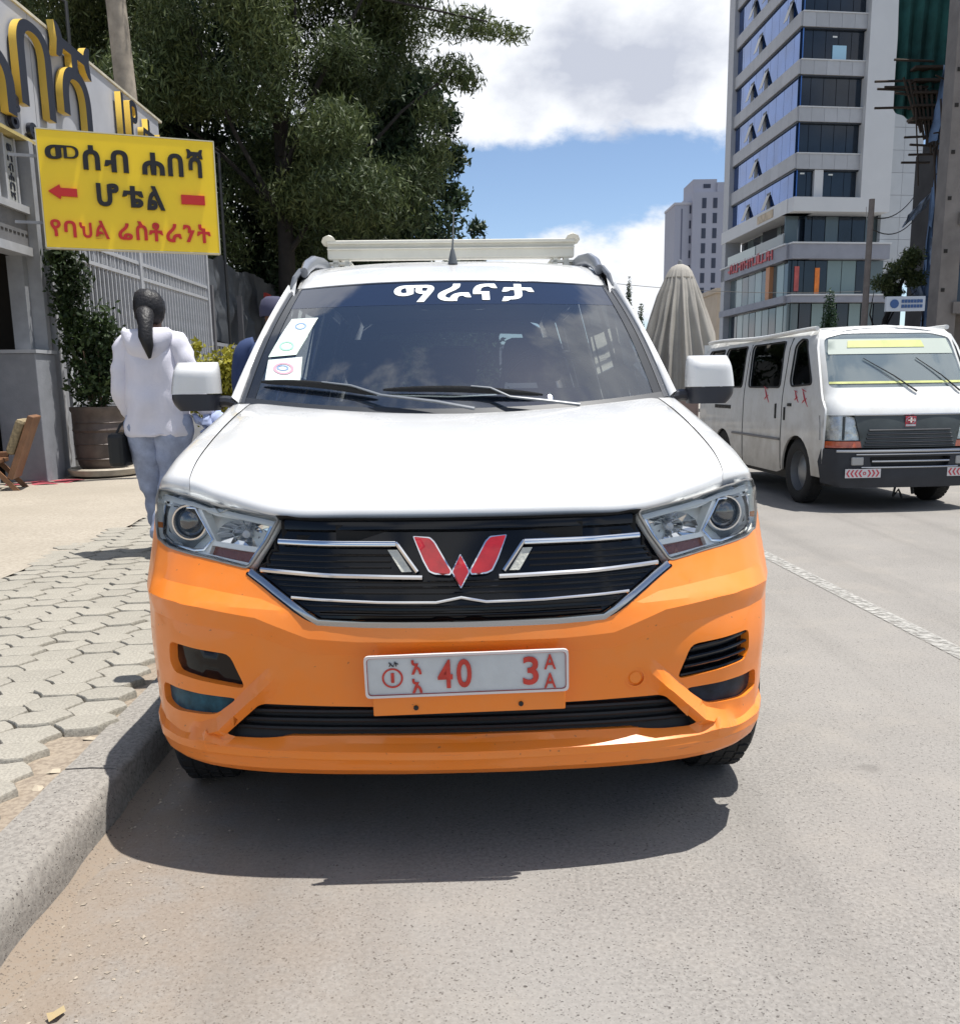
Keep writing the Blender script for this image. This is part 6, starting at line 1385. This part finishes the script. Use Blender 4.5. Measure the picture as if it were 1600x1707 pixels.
_m = N(_nt, 'ShaderNodeMix', data_type='RGBA'); L(_nt, _z.outputs[0], _m.inputs[0]); L(_nt, _src, _m.inputs[6]); _m.inputs[7].default_value = (.30, .27, .22, 1); L(_nt, _m.outputs[2], _b.inputs['Base Color'])
HWD = .745
def vsect(y, kind=0):
    """right half section at depth y: x, z from the roof centre down"""
    top = np.interp(y, [.42,.55,.9,1.6,3.2,3.95,4.0], [1.60,1.66,1.70,1.72,1.715,1.69,1.67]); hw = HWD
    return top, hw
def vpt(x, y, z): return Vector((x, y, z))
# front face surface: x across, z up
def VF(x, z, o=0.0):
    base = np.interp(z, [.15,.30,.55,.78,.90,.98,1.05,1.30,1.58,1.66], [.03,.0,.0,.02,.05,.10,.17,.33,.52,.62])
    y = base + .075*(abs(x)/.7)**2.5 + .13*max(0, (abs(x)-.58)/.165)**2.2
    return Vector((x, y-o, z))
white_front = [(-.735,.93),(-.70,1.00),(-.66,1.58),(-.60,1.655),(0,1.69),(.60,1.655),(.66,1.58),(.70,1.00),(.735,.93),(.74,.87),(0,.872),(-.74,.87)]
glassr = rnd([(-.655,1.115),(.655,1.115),(.61,1.57),(.42,1.615),(-.42,1.615),(-.61,1.57)], .05)
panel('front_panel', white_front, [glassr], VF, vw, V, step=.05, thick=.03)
vg = glass('minibus_windscreen', (.42,.46,.46), ior=2.1, body=(.30,.38,.41), bodymix=.42)
g_ = panel('windscreen', glassr, [], lambda x, z: VF(x, z, -.012), vg, V, step=.06, thick=0)
yb_ = M('sticker_yellow', (.55,.58,.22), rough=.5, var=.15, scale=9)
panel('sun_strip', [(-.60,1.44),(-.57,1.56),(.57,1.56),(.60,1.44),(.60,1.42),(-.60,1.42)], [], lambda x, z: VF(x, z, -.006), M('strip_white', (.42,.47,.42), rough=.5), g_, step=.08, thick=0)
panel('sun_strip', [(-.42,1.48),(-.40,1.545),(.30,1.545),(.32,1.48)], [], lambda x, z: VF(x, z, -.001), yb_, g_, step=.08, thick=0)
panel('lower_strip', [(-.645,1.15),(.645,1.15),(.64,1.17),(-.64,1.17)], [], lambda x, z: VF(x, z, -.004), yb_, g_, step=.08, thick=0)
for x0, x1 in ((.12,-.30), (.55,.20)):
    mb = MB(); mb.tube([VF(x0, 1.075, .022), VF((x0+x1)/2+.03, 1.22, .012), VF(x1, 1.38, .004)], [.009,.006,.004], 6); mb.obj('wiper', rubber, V)
# grille, lights, bumper
gr = M('grille_grey', (.055,.065,.066), rough=.4, var=.2, scale=6); bk = M('bumper_dark', (.022,.025,.032), rough=.55, var=.2, scale=5)
panel('grille', [(-.50,.865),(.50,.865),(.44,.58),(-.44,.58)], [], lambda x, z: VF(x, z, .004), gr, V, step=.06, thick=.02)
for z, w_ in ((.735,.38),(.70,.39),(.665,.40),(.63,.41),(.60,.42)):
    mb = MB(); mb.tube([VF(-w_, z, .012), VF(0, z, .012), VF(w_, z, .012)], .010, 5); mb.obj('grille_slat', bk, V)
mb = MB(); mb.tube([VF(-.50,.872,.012), VF(0,.872,.014), VF(.50,.872,.012)], .008, 6); mb.obj('grille_trim', satin, V)
em = MB(); em.lathe([(.030,-.004),(.036,-.012),(.040,-.004)], 24, VF(0,.82,.012), 'y'); em.v = [Vector((p.x*1.15, p.y, (p.z-.82)*.85+.82)) for p in em.v]; redm = M('emblem_red', (.50,.05,.07), rough=.4)
o = em.obj('emblem', chrome, V, True); mb = MB(); c = VF(0,.81,.010); mb.box(-.05,.05,c.y-.004,c.y,.765,.855); mb.obj('emblem_plate', redm, V, bevel=.002); mb = MB(); mb.box(-.045,.045,c.y-.007,c.y-.004,.768,.785); mb.obj('emblem_text', plate_m, V)
for z0, z1, x0, x1 in ((.80,.845,-.008,.008), (.818,.826,-.03,.03)):
    mb = MB(); mb.box(x0, x1, c.y-.012, c.y-.005, z0, z1); mb.obj('emblem_bar', chrome, V)
for sg in (-1, 1):
    pts = [(.735,.865),(.56,.865),(.50,.845),(.455,.645),(.735,.645)]
    h_ = panel('headlight', side(sg, pts), [], lambda x, z: VF(x, z, -.02), M('van_reflector', (.55,.56,.55), rough=.2, metal=.6, var=.3, scale=20, bump=.6, bscale=25), V, step=.04, thick=-.02)
    panel('lens_cover', side(sg, pts), [], lambda x, z: VF(x, z, .006), clear, h_, step=.06, thick=0)
    mb = MB(); mb.box(*( (.585,.60) if sg > 0 else (-.60,-.585)), VF(.59,.8).y-.012, VF(.59,.8).y+.01, .65, .86); mb.obj('divider', gr, h_)
    panel('indicator', side(sg, [(.738,.638),(.45,.638),(.435,.582),(.738,.578)]), [], lambda x, z: VF(x, z, .004), M('indicator_orange', (.45,.09,.03), rough=.25, coat=1, var=.25, scale=20), V, step=.05, thick=.02)
bump_out = [(-.745,.570),(.745,.570),(.76,.42),(.74,.26),(.60,.22),(-.60,.22),(-.74,.26),(-.76,.45)]
slot = rnd([(-.38,.50),(.38,.50),(.36,.415),(-.36,.415)], .02); f1 = [(-.55,.56),(-.42,.56),(-.42,.47),(-.54,.47)]
panel('bumper', bump_out, [slot], lambda x, z: VF(x, z, .035), bk, V, step=.05, thick=.10)
panel('bumper_slot', [(-.40,.52),(.40,.52),(.38,.40),(-.38,.40)], [], lambda x, z: VF(x, z, -.03), black_matte, V, step=.1, thick=0)
for z, w_, r_ in ((.552,.66,.012), (.522,.50,.006), (.46,.36,.008), (.405,.45,.007)):
    mb = MB(); mb.tube([VF(x, z, .045) for x in np.linspace(-w_, w_, 9)], r_, 6); mb.obj('chrome_strip', satin, V, True)
for sg in (-1, 1):
    c = VF(sg*.485,.46,.042); mb = MB(); mb.box(c.x-.055, c.x+.055, c.y-.01, c.y+.02, .425, .50); mb.obj('fog_lamp', M('fog_grey', (.35,.35,.34), rough=.3), V, bevel=.01)
    # red and white arrow stickers
    cx = sg*.52 if sg > 0 else -.44; c = VF(cx,.355,.05)
    st = MB(); x0, x1 = cx-.165, cx+.165; st.box(x0, x1, c.y-.012, c.y-.008, .315, .395); s0 = st.obj('arrow_sticker', M('sticker_white', (.60,.58,.58), rough=.5), V)
    for i in range(8):
        if i == 4: continue
        xa = x0+.022+i*.038; d_ = -.014 if i < 4 else .014; mb = MB()
        mb.add([(xa-d_/2, c.y-.014, .323), (xa+.016-d_/2, c.y-.014, .323), (xa+.016+d_, c.y-.014, .355), (xa+.016-d_/2, c.y-.014, .387), (xa-d_/2, c.y-.014, .387), (xa+d_, c.y-.014, .355)], [(0,1,2,5),(5,2,3,4)]); mb.obj('arrow', redm, s0)
    mb = MB(); mb.lathe([(.008,-.015),(.016,-.015)], 14, (x0+.022+4*.038+.004, c.y, .355), 'y'); mb.obj('ring', redm, s0)
# sides: body with windows, doors and wheel openings
def sx(z): return float(np.interp(z, [.20,.35,.60,.95,1.05,1.50,1.60,1.67], [.715,.735,.745,.742,.738,.682,.645,.58]))
for sg in (-1, 1):
    def side_s(y, z, sg=sg): return Vector((sg*(sx(z)-.012*max(0, (y-3.7)/.3)), y, z))
    outl = [(.16,.665),(.10+.05,.92),(.24,1.02),(.60,1.60),(.70,1.66),(3.92,1.655),(3.99,1.5),(4.0,.9),(4.0,.30),(3.35,.28)]
    def arch(c, r, z=.30): return [(c+r*math.cos(a), z+r*math.sin(a)) for a in np.linspace(0, PI, 14)]
    outl += arch(3.02, .33) + [(2.66,.26),(1.30,.26),(1.20,.28)] + arch(.78, .36)[0:] + [(.36,.30),(.18,.30)]
    w1 = rnd([(.50,1.15),(.98,1.13),(1.03,1.19),(1.03,1.53),(.95,1.58),(.80,1.57)], .05)
    w2 = rnd([(1.28,1.12),(2.20,1.12),(2.25,1.565),(1.33,1.575)], .05); w3 = rnd([(2.42,1.12),(3.10,1.12),(3.12,1.56),(2.44,1.565)], .05); w4 = rnd([(3.2,1.12),(3.82,1.12),(3.78,1.55),(3.22,1.555)], .05)
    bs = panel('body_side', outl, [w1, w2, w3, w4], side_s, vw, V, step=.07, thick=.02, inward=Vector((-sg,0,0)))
    for w_ in (w1, w2, w3, w4):
        panel('side_window', w_, [], lambda y, z, sg=sg: side_s(y, z)-Vector((sg*.012,0,0)), glass('van_side_glass', (.035,.05,.055), ior=1.6) if 'van_side_glass' not in MATS else MATS['van_side_glass'], V, step=.12, thick=0, inward=Vector((-sg,0,0)))
        mb = MB(); mb.tube([side_s(a, b)+Vector((sg*.004,0,0)) for a, b in w_+[w_[0]]], .010, 5); mb.obj('window_rubber', black_matte, V)
    for ln in ([(1.18,.30),(1.18,1.60)], [(2.32,.30),(2.32,1.58)]):
        mb = MB(); mb.tube([side_s(a, b)+Vector((sg*.001,0,0)) for a, b in [(ln[0][0], z) for z in np.linspace(ln[0][1], ln[1][1], 14)]], .005, 4); mb.obj('door_gap', black_matte, V)
    mb = MB(); mb.tube([side_s(y, .60)+Vector((sg*.006,0,0)) for y in np.linspace(1.2, 2.65, 8)], .014, 6); mb.obj('rub_strip', M('strip_grey', (.22,.21,.2), rough=.6), V)
    for y, z, w_, h_ in ((1.10,.86,.03,.13), (1.34,.88,.03,.15), (.98,.95,.09,.03)):
        p = side_s(y, z); mb = MB(); mb.box(p.x-.012, p.x+.012, y-w_/2, y+w_/2, z-h_/2, z+h_/2); mb.obj('door_handle', black_matte, V, bevel=.005)
    p = side_s(3.05,.90)
    for i in range(5):
        mb = MB(); mb.box(p.x-.006, p.x+.008, 2.75+i*.12, 2.85+i*.12, .87, .91); mb.obj('vent', black_matte, V)
    for y, z, k_ in ((.62,1.02,1), (.82,1.03,.7), (1.62,1.04,1)):   # red scrawled decals
        p = side_s(y, z); mb = MB()
        for q in ((-.08,-.08,.05,.07), (-.03,.06,.08,.09), (-.05,.0,.06,-.05)): mb.tube([p+Vector((sg*.004, q[0]*k_, q[1]*k_)), p+Vector((sg*.004, (q[0]+q[2])/2*k_+.01, (q[1]+q[3])/2*k_)), p+Vector((sg*.004, q[2]*k_, q[3]*k_))], [.004,.011,.003], 5, flat=.3)
        mb.obj('decal', redm, V)
    wheel(V, sg*.64, .78, .315, .17, sg, 0); wheel(V, sg*.64, 3.02, .315, .17, sg, 0)
    mb = MB(); q0 = VF(sg*.70, 1.02); mb.tube([q0, q0+Vector((sg*.10,-.06,.02))], .012, 6); mb.box(q0.x+sg*.12-.05, q0.x+sg*.12+.05, q0.y-.08, q0.y-.04, .98, 1.16); 
# roof with gutters
rows = []
for y in np.linspace(.60, 3.98, 20):
    t_, hw = vsect(y); rows.append([Vector((x, y+(.0 if abs(x) < .5 else .04), (t_ if abs(x) < .01 else t_-.075*(abs(x)/.60)**2.6+.0))) for x in np.linspace(-.60, .60, 17)])
rows = [[VF(x, 1.655)+Vector((0,-.01,0)) for x in np.linspace(-.60, .60, 17)]] + rows
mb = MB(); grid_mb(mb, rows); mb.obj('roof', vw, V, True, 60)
for sg in (-1, 1):
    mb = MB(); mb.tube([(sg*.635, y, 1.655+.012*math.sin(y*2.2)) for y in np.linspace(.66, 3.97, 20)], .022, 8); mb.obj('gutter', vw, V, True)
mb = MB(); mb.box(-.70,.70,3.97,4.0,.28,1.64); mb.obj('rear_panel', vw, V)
mb = MB(); mb.box(-.62,.62,.35,3.9,.20,.42); mb.box(-.6,.6,.2,.6,.3,.9); mb.obj('chassis', black_matte, V)
mb = MB(); mb.box(-.60,.60,.55,.95,.85,.98); mb.obj('dashboard', dashmat, V)
for x in (-.35, .35):
    mb = MB(); mb.box(x-.22, x+.22, 1.25, 1.38, .7, 1.35); mb.obj('seat', seatmat, V, bevel=.04)
mb = MB(); mb.tube([(.05,.3,.22),(.03,.3,.10),(.09,.32,.16),(.12,.3,.08)], .012, 5); mb.tube([(.2,.3,.22),(.22,.3,.12)], .015, 5); mb.obj('hanging_bracket', black_matte, V)
